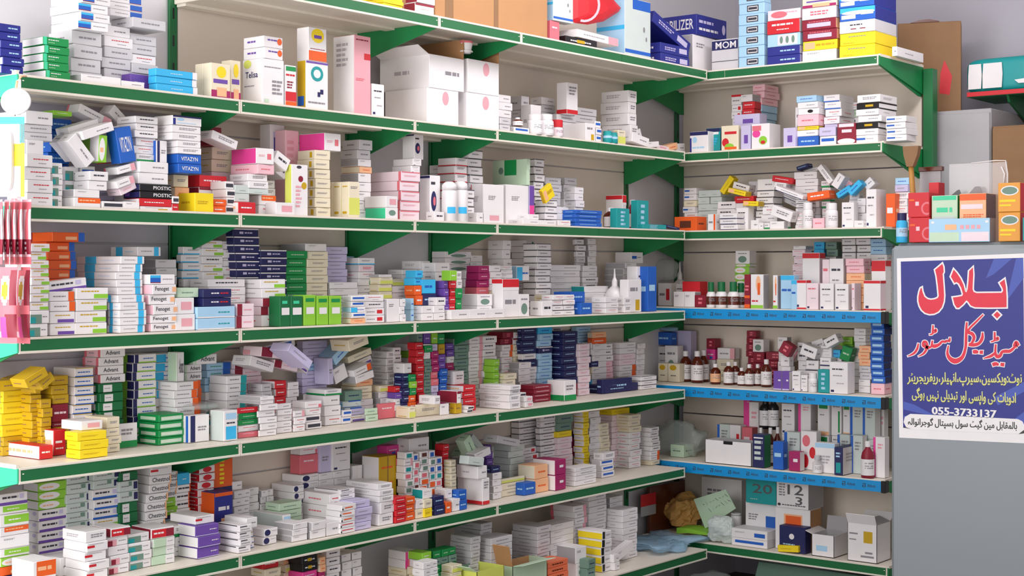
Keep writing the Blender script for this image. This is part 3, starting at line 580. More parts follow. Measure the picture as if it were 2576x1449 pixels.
def sat(A, B, gap=.0015):
    (ca, ua, ha), (cb, ub, hb) = A, B; d = cb - ca
    axes = list(ua) + list(ub)
    for p in ua:
        for q in ub:
            c = p.cross(q)
            if c.length > 1e-4: axes.append(c.normalized())
    for ax in axes:
        if abs(d.dot(ax)) >= sum(h * abs(u.dot(ax)) for u, h in zip(ua, ha)) + sum(h * abs(u.dot(ax)) for u, h in zip(ub, hb)) - gap: return False
    return True
XYZ = (Vector((1, 0, 0)), Vector((0, 1, 0)), Vector((0, 0, 1)))
def aabb(row, q):
    x0, x1, y0, y1 = (q[2], q[3], q[0], q[1]) if ROWS[row][0] == 'S' else (q[0], q[1], q[2], q[3])
    return (Vector(((x0 + x1) / 2, (y0 + y1) / 2, (q[4] + q[5]) / 2)), XYZ, ((x1 - x0) / 2, (y1 - y0) / 2, (q[5] - q[4]) / 2))
def tilted(row, cx, cy, L, H, roll, code, t=.08, dep=.05, yaw=0):
    """one carton lying askew: centre, length, height in the picture, roll anticlockwise; slid in or out until it touches nothing"""
    kind, z0, D, cap = ROWS[row]; a = math.radians(roll); rz = (math.pi / 2 if kind == 'S' else 0) + math.radians(yaw)
    def pose(t, dep):
        x, y = spot(row, cx, t); d = depth_of(x, y)
        sz = FPX / d; x2, y2 = spot(row, cx + 40, t); sx = 40 / max(abs(x2 - x), abs(y2 - y))
        Lm = math.hypot(L * math.cos(a) / sx, L * math.sin(a) / sz); Hm = math.hypot(H * math.sin(a) / sx, H * math.cos(a) / sz)
        vh = (abs(Lm * math.sin(a)) + abs(Hm * math.cos(a))) / 2
        z = max(min(z_at(cy, x, y), cap - .003 - vh), z0 + .002 + vh)
        Mx = Matrix.Translation((x - dep / 2, y, z) if kind == 'S' else (x, y + dep / 2, z)) @ Matrix.Rotation(rz, 4, 'Z') @ Matrix.Rotation(-a, 4, 'Y')
        return Mx, Lm, Hm, (Mx.translation.copy(), tuple(Mx.to_3x3().col[i].copy() for i in range(3)), (Lm / 2, dep / 2, Hm / 2))
    solid = [aabb(row, q) for q in BOXES.get(row, ())] + OBBS.get(row, [])
    best = None
    for dp in (dep, dep * .75, dep * .5):
        for s in sorted(range(-26, 27), key=abs):
            tt = t + s * .008
            if tt < .003 or tt > D - .014 - dp: continue
            P = pose(tt, dp)
            if not any((P[3][0] - o[0]).length < .35 and sat(P[3], o) for o in solid): best = (P, dp); break
        if best: break
    if not best: best = (pose(t, dep * .5), dep * .5)
    (Mx, Lm, Hm, ob), dep = best; OBBS.setdefault(row, []).append(ob)
    me = carton_mesh('carton', Lm, dep, Hm, code, -1 if kind == 'S' else 1, True)
    o = bpy.data.objects.new(kindname(Lm, dep, Hm), me); C.objects.link(o); o.matrix_world = Mx
    o['category'] = 'carton' if 'carton' in o.name else 'box'; SID[0] += 1
    ITEMS.append((o, row, 'tilted ' + LOOKS[code][0], cx, SID[0], 0, 1))
# bottles: description, body colour, cap colour, label colour, profile of the body (radius share, height share), cap radius, shoulder
BOT = dict(
    syr=('brown glass syrup bottle with white cap', 'am', 'gloss', 'w', [(.9, 0), (1, .02), (1, .6), (.85, .7), (.42, .8), (.36, .84)], .44, (.08, .56)),
    syo=('small brown bottle with orange label', 'am', 'gloss', 'pe', [(.9, 0), (1, .02), (1, .6), (.85, .7), (.42, .8), (.36, .84)], .44, (.1, .52)),
    drk=('large dark bottle with white label', 'bk', 'bk', 'w', [(.95, 0), (1, .02), (1, .74), (.8, .82), (.5, .88), (.45, .9)], .5, (.12, .66)),
    redb=('red brown syrup bottle with white cap', 'dr', 'gloss', 'w', [(.9, 0), (1, .02), (1, .58), (.85, .7), (.42, .8), (.36, .86)], .42, (.08, .52)),
    pil=('white plastic pill bottle', 'gloss', 'gloss', 'w', [(.95, 0), (1, .02), (1, .66), (.8, .74), (.7, .76)], .86, (.1, .58)),
    red=('white pill bottle with red cap', 'gloss', 'rd', 'wp', [(.95, 0), (1, .02), (1, .5), (.8, .58), (.7, .6)], .95, (.1, .46)),
    grc=('white bottle with dark green cap', 'gloss', 'dn', 'br', [(.95, 0), (1, .02), (1, .5), (.8, .6), (.5, .64)], .62, (.12, .44)),
    can=('white spray can with blue mark', 'gloss', 'gloss', 'cy', [(.95, 0), (1, .01), (1, .74), (.95, .77), (.9, .78)], .96, (.2, .36)),
    drp=('white dropper bottle with pointed tip', 'gloss', 'gloss', 'wp', [(.95, 0), (1, .02), (1, .4), (.7, .52), (.3, .6)], .3, (.1, .34)),
    via=('small clear glass vial', 'glass', 'sv', 'w', [(.95, 0), (1, .02), (1, .6), (.5, .72), (.5, .8)], .62, (.04, .5)),
    tlb=('teal plastic bottle', 'tl', 'tl', 'sk', [(.95, 0), (1, .02), (1, .72), (.9, .8), (.8, .82)], .9, (.4, .6)),
    cup=('white paper cup with pink rim', 'w', 'co', 'w', [(.7, 0), (1, .84), (1, .86)], 1.02, (.1, .2)),
    frs=('blue air freshener can with navy cap', 'cy', 'nv', 'sk', [(.95, 0), (1, .01), (1, .66), (.85, .74), (.7, .76)], .8, (.2, .5)))
BM = {}
def bottle(row, px, w, yt, kind, t=.03, on=None, yb=None):
    D = ROWS[row][2]
    if yb is not None:
        X, Y = on_z(px, yb, ROWS[row][1]); t = max(.02, min(.3, (D - X) if ROWS[row][0] == 'S' else Y + D))
    d0, bc, cc, lc, prof, cr, (l0, l1) = BOT[kind]
    while True:
        x, y = spot(row, px, t); x2, y2 = spot(row, px + w / 2, t); r = max(abs(x2 - x), abs(y2 - y)) * .93
        zb = ROWS[row][1] + .0016 if on is None else z_at(on, x, y); zt = min(z_at(yt, x, y), ROWS[row][3] - .004); H = zt - zb
        q = ((y - r, y + r, x - r, x + r) if ROWS[row][0] == 'S' else (x - r, x + r, y - r, y + r)) + (zb, zt)
        if not hit(row, q) or t > D - .09: break
        t += .008
    BOXES.setdefault(row, []).append(q)
    root = empty({'can': 'spray_can', 'via': 'glass_vial', 'cup': 'paper_cup', 'frs': 'air_freshener_can', 'pil': 'pill_bottle', 'red': 'pill_bottle'}.get(kind, 'medicine_bottle'), (x, y, zb))
    b = MB(); b.lathe([(a * r, h * H) for a, h in prof], bc, 24); b.build('body', root, True)
    b = MB(); zc = prof[-1][1] * H
    if kind == 'drp': b.lathe([(r * .3, zc - .002), (r * .28, zc + (H - zc) * .3), (r * .12, zc + (H - zc) * .5), (r * .06, H)], cc, 16)
    elif kind == 'can': b.lathe([(r * cr, zc), (r * cr, zc + (H - zc) * .6), (r * .7, H * .97), (r * .45, H)], cc, 24)
    else: b.lathe([(r * cr, zc - .002), (r * cr, H * .985), (r * cr * .9, H)], cc, 20)
    b.build('cap', root, kind == 'can')
    b = MB(); n = 20; a0 = math.radians(-115 if ROWS[row][0] == 'S' else -150); a1 = a0 + math.radians(200 if kind != 'can' else 70); rr = r * 1.012
    if kind == 'can': a0 += .9; a1 += .9
    for i in range(n):
        p, s = a0 + (a1 - a0) * i / n, a0 + (a1 - a0) * (i + 1) / n
        b.poly([(rr * math.cos(p), rr * math.sin(p), l0 * H), (rr * math.cos(s), rr * math.sin(s), l0 * H), (rr * math.cos(s), rr * math.sin(s), l1 * H), (rr * math.cos(p), rr * math.sin(p), l1 * H)], lc)
    if kind not in ('cup', 'can', 'tlb'):
        for h in (.72, .55, .42):
            for i in range(6, 14):
                if (i * 5 + int(h * 100)) % 7 == 0: continue
                p, s = a0 + (a1 - a0) * i / n, a0 + (a1 - a0) * (i + .8) / n; q2 = r * 1.02; z_ = (l0 + (l1 - l0) * h) * H
                b.poly([(q2 * math.cos(p), q2 * math.sin(p), z_), (q2 * math.cos(s), q2 * math.sin(s), z_), (q2 * math.cos(s), q2 * math.sin(s), z_ + .03 * H), (q2 * math.cos(p), q2 * math.sin(p), z_ + .03 * H)], 'gt2')
    b.build('label', root, fix=False)
    root['category'] = 'bottle' if 'bottle' in root.name else root.name.split('.')[0].split('_')[-1]
    SID[0] += 1; ITEMS.append((root, row, d0, px, SID[0], 0, 1))
def run(table):
    jobs = []
    for i, ln in enumerate(table.strip().split('\n')):
        ln = ln.split('#')[0].split()
        if not ln: continue
        kw = {}; pos = []
        for w_ in ln:
            if '=' in w_: k, v = w_.split('='); kw[k] = float(v) if k not in ('nx', 'ny') else int(v)
            else: pos.append(w_)
        row = pos[1] if pos[0] in 'FB' else pos[0]; kind, z0, D, cap = ROWS[row]; t = kw.get('t', .015)
        if 'yb' in kw:
            X, Y = on_z(float(pos[2]), kw['yb'], z0); t = (D - X) if kind == 'S' else Y + D
        jobs.append((2 if pos[0] == 'F' else 1 if 'on' in kw else 0, -kw['on'] if 'on' in kw else t, i, pos, kw))
    for _, _, _, pos, kw in sorted(jobs, key=lambda j: j[:3]):
        if pos[0] == 'F': tilted(pos[1], *map(float, pos[2:7]), pos[7], **kw)
        elif pos[0] == 'B': bottle(pos[1], float(pos[2]), float(pos[3]), float(pos[4]), pos[5], **kw)
        else: stack(pos[0], *map(float, pos[1:5]), pos[5], **kw)
# ---------------------------------------------------------------- the stock, shelf by shelf: row, left end, near edge, right end, top in the picture, boxes from top to bottom
run('''
# top shelf, long rack
S0 905 962 1013 -14 ye*3 t=.02
S0 1016 1046 1092 -22 marw*2 t=.02
S0 1060 1098 1376 -120 krt t=.03 fix=1 dep=.3
S0 1378 1384 1408 50 cor t=.03 dep=.05
S0 1380 1394 1441 -40 bbl on=50 t=.02 dep=.05 yaw=-4
S0 1500 1572 1637 -10 bbl t=.03
S0 1415 1424 1502 88 bkb t=.02 dep=.1
S0 1637 1662 1735 105 imb*2 t=.03 dep=.2 sh=-.004
S0 1738 1742 1800 85 plt t=.06 dep=.25
F S0 1690 82 100 26 -20 imb t=.06 dep=.2
S0 1628 1753 1828 34 imm2 on=84 t=.05
S0 1440 1445 1560 72 wpk on=90 t=.02 dep=.16 yaw=4
# top shelf, corner rack
R0 1790 1857 1862 94 momg t=.03 dep=.08
R0 1858 1922 1940 -50 mom*8 t=.015 jit=.6
R0 1930 2012 2022 18 mat+vit2*1:1.3+fig*1:1.2+nav*2:.85 t=.015
R0 2018 2104 2118 -20 sun*1:1.2+cof*1:1.1+pri*2+cal*1:.9+plt t=.015
R0 2244 2257 2323 116 w2 t=.1
R0 2111 2200 2255 -22 tpa*2:1.1+hip+yep*2 t=.015
# second shelf, long rack
S1 -36 5 60 58 nav*6 t=.02 sh=-.003
S1 58 112 177 90 grn*5 t=.02
S1 178 205 305 184 plt t=.012 dep=.08
S1 300 306 364 201 w2 t=.012 dep=.06
S1 122 182 258 74 wg*4 t=.06 dep=.13
S1 122 200 275 -18 orx*4 t=.06 on=74 dep=.16
S1 250 259 332 60 w2+wr+wg*4 t=.075 dep=.12
S1 270 277 358 -16 orr*3 t=.075 dep=.13 on=60
S1 320 330 396 84 wg*2+wr+wg t=.09 dep=.1
S1 325 334 418 58 wg t=.085 dep=.12 on=84
S1 322 328 376 184 pur t=.03 dep=.05
S1 374 394 498 170 sky*3 t=.012
S1 490 531 580 156 sun t=.012 nx=2
S1 575 580 606 150 sun t=.06 dep=.05
S1 610 660 715 145 tel t=.012
S1 612 664 712 88 zig*2 t=.012 on=145
S1 716 718 746 162 rdt t=.012 dep=.04
S1 747 769 826 150 cir t=.012
S1 746 776 822 66 sunt t=.012 on=150
S1 838 891 933 86 tpk t=.012
S1 930 936 967 209 btx t=.012 dep=.04
S1 968 1074 1154 219 lbx t=.012 fix=1
S1 955 1079 1168 134 w2 t=.012 on=219 fix=1
S1 1158 1174 1256 231 lbx t=.012 dep=.15
S1 1165 1176 1256 146 lbx t=.012 on=231 dep=.15
B S1 1172 24 88 cup t=.03 on=135
S1 1246 1254 1288 236 w2*3+wg*2 t=.07 dep=.06
S1 1252 1258 1284 295 wg*2 t=.012 dep=.05
S1 1284 1312 1332 240 wg*1:2+wg*2 t=.16 dep=.08
S1 1333 1362 1396 243 w2+wg*2 t=.16 dep=.07
S1 1330 1336 1362 262 w2*1 t=.1 dep=.06
S1 1290 1293 1332 318 stp t=.012 dep=.05
B S1 1302 18 296 syr t=.03 on=318
B S1 1345 25 288 pil t=.02
B S1 1372 27 288 pil t=.02
B S1 1401 20 302 red t=.02
S1 1394 1400 1450 286 wg*2 t=.1 dep=.08
S1 1397 1426 1454 206 whr t=.1 on=286 dep=.06
S1 1440 1446 1500 268 wg*2 t=.1 dep=.07
S1 1416 1474 1498 308 wye t=.012
S1 1497 1499 1513 304 stp*3 t=.012 dep=.03
S1 1512 1580 1602 226 w*5 t=.07 yaw=3
B S1 1528 15 330 tlb t=.015
B S1 1541 16 334 tlb t=.015
S1 1548 1555 1574 326 crv t=.012 dep=.03
F S1 1596 345 40 18 25 w2 t=.05 dep=.06
F S1 1612 358 42 22 -8 w2 t=.03 dep=.06
F S1 1640 372 36 14 6 plt t=.03 dep=.05
F S1 1668 378 30 10 -4 cof t=.04 dep=.04
F S1 1692 374 26 16 12 pe t=.08 dep=.04
F S1 1712 372 22 22 4 w2 t=.08 dep=.04
# second shelf, corner rack
R1 1735 1781 1786 329 nvw t=.015 dep=.06
R1 1776 1812 1816 321 tld t=.015 dep=.05
R1 1814 1857 1862 314 fru t=.015 dep=.05
R1 1863 1888 1892 314 lvd t=.015 dep=.05
R1 1890 1935 1964 309 kiw t=.015
R1 1840 1866 1872 236 wred*1:1.5+wrd*1 t=.2 dep=.1
R1 1866 1896 1902 236 plt+rdd t=.18 dep=.08
R1 1878 1908 1946 212 pnk*3+sb t=.2 sh=.004
R1 1846 1910 1916 284 lvd t=.1 dep=.08 on=316
R1 1970 2001 2004 320 lvd t=.02 dep=.04
R1 2000 2019 2022 268 stq t=.05 dep=.04
R1 2006 2058 2064 238 sb+w2+ovk+pnk*1:1.8+cal*1:.6+w2+blu*1:1.6 t=.04 dep=.12
R1 2074 2115 2150 236 lbw*2+wr*2+lav+stp t=.09
R1 2062 2103 2108 318 lav+stp t=.02 dep=.05
R1 2106 2152 2160 308 mrs t=.02 dep=.06
R1 2120 2166 2172 256 wr+pg+ovk*2 t=.14 dep=.1
R1 2152 2210 2252 236 w*1:1.2+bmw+w2*2+bmw+w2+wbd*1:1.2 t=.03 sh=.002
R1 2228 2279 2306 290 wbd*4 t=.02
# third shelf, long rack
S2 52 64 133 386 wr*4 t=.015 dep=.1
S2 50 66 110 350 plt t=.03 on=386 dep=.1
S2 50 62 134 276 w2+wg*1:.6+wg*1:.6 t=.05 on=350 dep=.14
S2 110 118 172 296 blu*6 t=.1 dep=.12 sh=.002
S2 130 134 182 276 gnl t=.12 on=297 dep=.1
F S2 212 322 80 25 18 w2 t=.05 dep=.07
F S2 247 329 82 22 19 w2 t=.03 dep=.07
F S2 240 291 84 22 -20 wpk t=.08 dep=.07
F S2 315 306 92 26 -40 wrd t=.06 dep=.06
F S2 330 330 84 20 -42 rdd t=.1 dep=.05
F S2 205 378 78 30 -48 w2 t=.04 dep=.06
F S2 180 372 60 28 -44 wg t=.08 dep=.06
F S2 241 374 24 66 -4 gnl t=.06 dep=.05
F S2 259 374 20 68 -3 lmz t=.04 dep=.05
F S2 316 364 40 88 12 vit t=.04 dep=.05
F S2 292 362 30 86 12 wrd t=.05 dep=.06
F S2 275 380 26 60 8 rdd t=.07 dep=.05
S2 120 130 158 408 trd*4 t=.05 dep=.1
S2 155 162 198 418 trd*3 t=.05 dep=.1
S2 200 205 242 416 stp+w*2 t=.06 dep=.08
S2 215 222 270 429 wk+w2 t=.03 dep=.08 on=456
F S2 318 424 46 18 16 wpk t=.04 dep=.07
F S2 318 442 46 18 18 wpk t=.04 dep=.07
F S2 316 458 46 18 20 wpk t=.04 dep=.07
F S2 322 474 44 18 24 wp t=.03 dep=.07
S2 330 340 398 290 wk*3 t=.05 on=345 dep=.1
S2 334 340 392 345 wr*2+wgn t=.06 on=405 dep=.1
S2 390 393 421 352 wnv t=.05 on=405 dep=.05
S2 338 350 424 404 w2*2 t=.03 on=462 dep=.12
S2 406 432 506 288 nvw*1:1.3+w*2 t=.03 on=352 dep=.1
S2 418 449 508 352 w*2:.9+vit*2:1.3 t=.03 on=437 dep=.1
S2 310 352 434 461 bkn*2+red*1:1.1+wye*1:.5 t=.015
S2 432 438 476 438 cr+pe*2 t=.06 dep=.06
S2 430 433 450 493 acn+red t=.015 dep=.05
S2 140 188 254 475 plt*1:.9+ong*1:1.1 t=.015
F S2 270 488 78 34 8 lav t=.03 dep=.08
S2 252 257 314 505 acn t=.012 dep=.06
S2 300 314 338 488 wye t=.05 dep=.06
S2 308 312 352 506 plt t=.012 dep=.05
S2 448 490 538 484 ye t=.012
S2 476 500 570 439 rdd*1:.9+marw*2 t=.07 dep=.12 sh=.001
S2 530 536 569 500 og*2 t=.03 dep=.08
S2 566 567 590 455 acn*4 t=.04 dep=.08
S2 500 505 530 330 wk*2+wp*1:1.6+cr+wr*2 t=.12 dep=.08
S2 520 526 558 318 mar t=.16 dep=.1 on=340
F S2 566 352 66 22 -16 w t=.07 dep=.07
S2 526 532 580 368 cr*2:1.3+wp*1:1.5 t=.1 dep=.1
S2 580 646 690 371 hp*1:1.6+pnk t=.03 on=440
S2 588 626 676 436 w*2:1.3+pgb t=.03 on=495 dep=.1
S2 586 590 628 464 pgb*2 t=.02 on=507 dep=.05
S2 596 600 644 507 red t=.012 dep=.08
S2 628 652 695 490 ong+wr t=.03 dep=.06
S2 690 695 742 508 wor t=.012 dep=.06
S2 645 650 694 452 w*2 t=.05 dep=.06 on=490
F S2 710 405 38 30 -28 wk t=.05 dep=.07
F S2 706 428 36 26 -30 wk t=.05 dep=.07
S2 716 734 775 412 lmt t=.015
S2 662 680 716 306 twb t=.2 dep=.06
S2 714 718 752 326 pkn t=.18 dep=.06
S2 748 794 832 376 crs*7 t=.05
S2 752 816 858 333 hp t=.05 on=376
S2 797 878 905 456 crv t=.012 nx=4
S2 856 901 934 350 wg*1:1.1+wg+plt*1:.8+pe*1:.7+plt t=.1
S2 918 971 1002 492 wor+gnb t=.012
S2 922 1008 1056 430 pkl*5 t=.05 jit=.6
S2 985 1036 1058 398 btx*2 t=.08 on=430
S2 1012 1042 1066 334 nvo t=.1 on=398
S2 1062 1082 1108 440 nvo t=.04 dep=.06
S2 1060 1094 1118 532 wk t=.012 dep=.05
B S2 1130 27 457 can t=.03
B S2 1158 27 456 can t=.03
S2 1108 1114 1148 414 w2*2+lbw+wg*2 t=.2 dep=.08
S2 1142 1147 1178 396 whr*5+wr*2 t=.14 dep=.1
S2 1176 1180 1214 376 wd*4+wg t=.16 dep=.08
S2 1172 1174 1194 476 wd*4 t=.05 dep=.06
S2 1194 1200 1216 534 w2 t=.012 dep=.06
S2 1215 1219 1262 534 wor t=.012 dep=.06
S2 1194 1216 1268 462 wpl t=.08 dep=.07
S2 1268 1272 1330 463 wpl t=.06 dep=.12
S2 1240 1326 1334 399 gtp t=.09 on=463 dep=.2
S2 1327 1346 1370 399 wd*9 t=.12
S2 1330 1332 1344 466 ppp t=.05 dep=.03
S2 1372 1377 1414 445 wg*7 t=.15 dep=.07
S2 1408 1414 1446 445 wg*3+w2*4 t=.16 dep=.06 sh=.003
S2 1440 1447 1468 470 w2*6 t=.12 dep=.07
S2 1368 1372 1402 502 wd*4 t=.06 dep=.06
S2 1395 1399 1432 520 w2*3 t=.06 dep=.05
F S2 1380 486 28 30 30 cal t=.1 dep=.02
S2 1300 1330 1356 538 w2 t=.03 on=551
S2 1310 1316 1400 551 w2 t=.012 ny=2 dep=.08
S2 1402 1404 1436 553 wr t=.012 dep=.06
S2 1446 1449 1514 527 blu*4 t=.012 dep=.08
B S2 1536 23 523 syr t=.03
S2 1548 1552 1584 523 tls t=.012 dep=.04
B S2 1592 20 503 redb t=.08
S2 1598 1604 1632 503 tls t=.04 dep=.04
S2 1505 1566 1576 490 wred t=.14 dep=.1
S2 1612 1618 1676 563 tls t=.012 dep=.03
F S2 1692 575 36 6 -6 nv t=.02 dep=.02
# third shelf, corner rack
R2 1696 1752 1782 544 amb t=.015 dep=.1
R2 1720 1751 1756 472 wbd*2+cr+wbd+wr*3 t=.18 dep=.1
R2 1756 1814 1822 477 pgb*5 t=.2 ny=2 dep=.1
F R2 1828 465 46 14 52 ye t=.18 dep=.05
F R2 1853 483 46 12 -14 cal t=.14 dep=.06
F R2 1864 470 42 16 -16 wk t=.17 dep=.06
F R2 1806 502 40 12 36 pg t=.2 dep=.06
S2 1 1 1 1 w t=.1
R2 1804 1850 1856 506 wk*4 t=.15 dep=.08
R2 1848 1895 1900 492 rdd+w2*2 t=.12 dep=.07
F R2 1888 512 38 12 -3 cal t=.1 dep=.06
R2 1882 1905 1910 455 wg*1:1.6+w2*3 t=.19 dep=.07
R2 1902 1946 1956 449 w2*1:1.7+wd*6 t=.14 dep=.09
F R2 1968 452 52 15 -10 rdd t=.14 dep=.06
F R2 1962 466 30 14 -8 w t=.12 dep=.05
F R2 2000 474 34 13 -4 plt t=.12 dep=.06
F R2 1985 485 74 11 -20 wn t=.1 dep=.07
F R2 1990 498 72 11 -22 wn t=.1 dep=.07
F R2 1995 512 70 12 -24 w2 t=.1 dep=.07
F R2 1966 537 54 26 -20 w t=.05 dep=.06
R2 1916 1958 1966 520 wr+w2 t=.1 dep=.07
R2 2000 2036 2044 500 wd*3+wr*4 t=.1 dep=.06
R2 2008 2066 2074 430 w2*2+w2*3+wg*2 t=.16 dep=.1 sh=-.003
F R2 2018 420 30 10 14 nv t=.18 dep=.05
F R2 2040 428 34 10 8 w2 t=.18 dep=.05
F R2 2058 492 56 20 6 og t=.09 dep=.07
F R2 2075 438 52 14 -52 w t=.12 dep=.05
F R2 2108 455 36 20 55 w2 t=.13 dep=.06
F R2 2112 468 46 20 -36 w t=.12 dep=.05
F R2 2124 454 44 16 -40 wpk t=.15 dep=.05
R2 2066 2088 2094 454 wgn*4+wr*2 t=.14 dep=.06
F R2 2122 482 40 14 30 cyb t=.11 dep=.05
F R2 2150 472 40 16 42 cyb t=.11 dep=.05
F R2 2185 462 26 22 40 w2 t=.12 dep=.05
R2 2136 2160 2166 485 wg+tlv+plt*3 t=.14 dep=.06
R2 2156 2178 2184 498 plt*4 t=.12 dep=.06
R2 2178 2204 2230 475 btx t=.05
R2 2117 2148 2152 508 btx t=.03 dep=.05
B R2 2032 26 510 pil t=.03
B R2 2092 31 511 pil t=.03
R2 2044 2074 2078 548 pnk t=.02 dep=.04
R2 2148 2172 2176 554 w2 t=.02 dep=.04
R2 1780 1800 1806 538 wo t=.02 dep=.05
R2 1812 1856 1862 536 wn*3 t=.02 dep=.07
R2 1852 1882 1912 522 btx t=.02 dep=.06
R2 1888 1908 1912 553 w2 t=.015 dep=.04
R2 1908 1920 1922 560 w2 t=.015 dep=.03
R2 1922 1936 1940 561 wgn t=.015 dep=.03
R2 1936 1972 1976 556 plt t=.015 dep=.04
R2 1968 1982 1986 556 wgn t=.015 dep=.03
R2 2228 2252 2256 486 og t=.09 dep=.05
R2 2250 2284 2290 446 sb+lav+w*2+wr*2 t=.12 dep=.06
'''.replace('S2 1 1 1 1 w t=.1\n', ''))
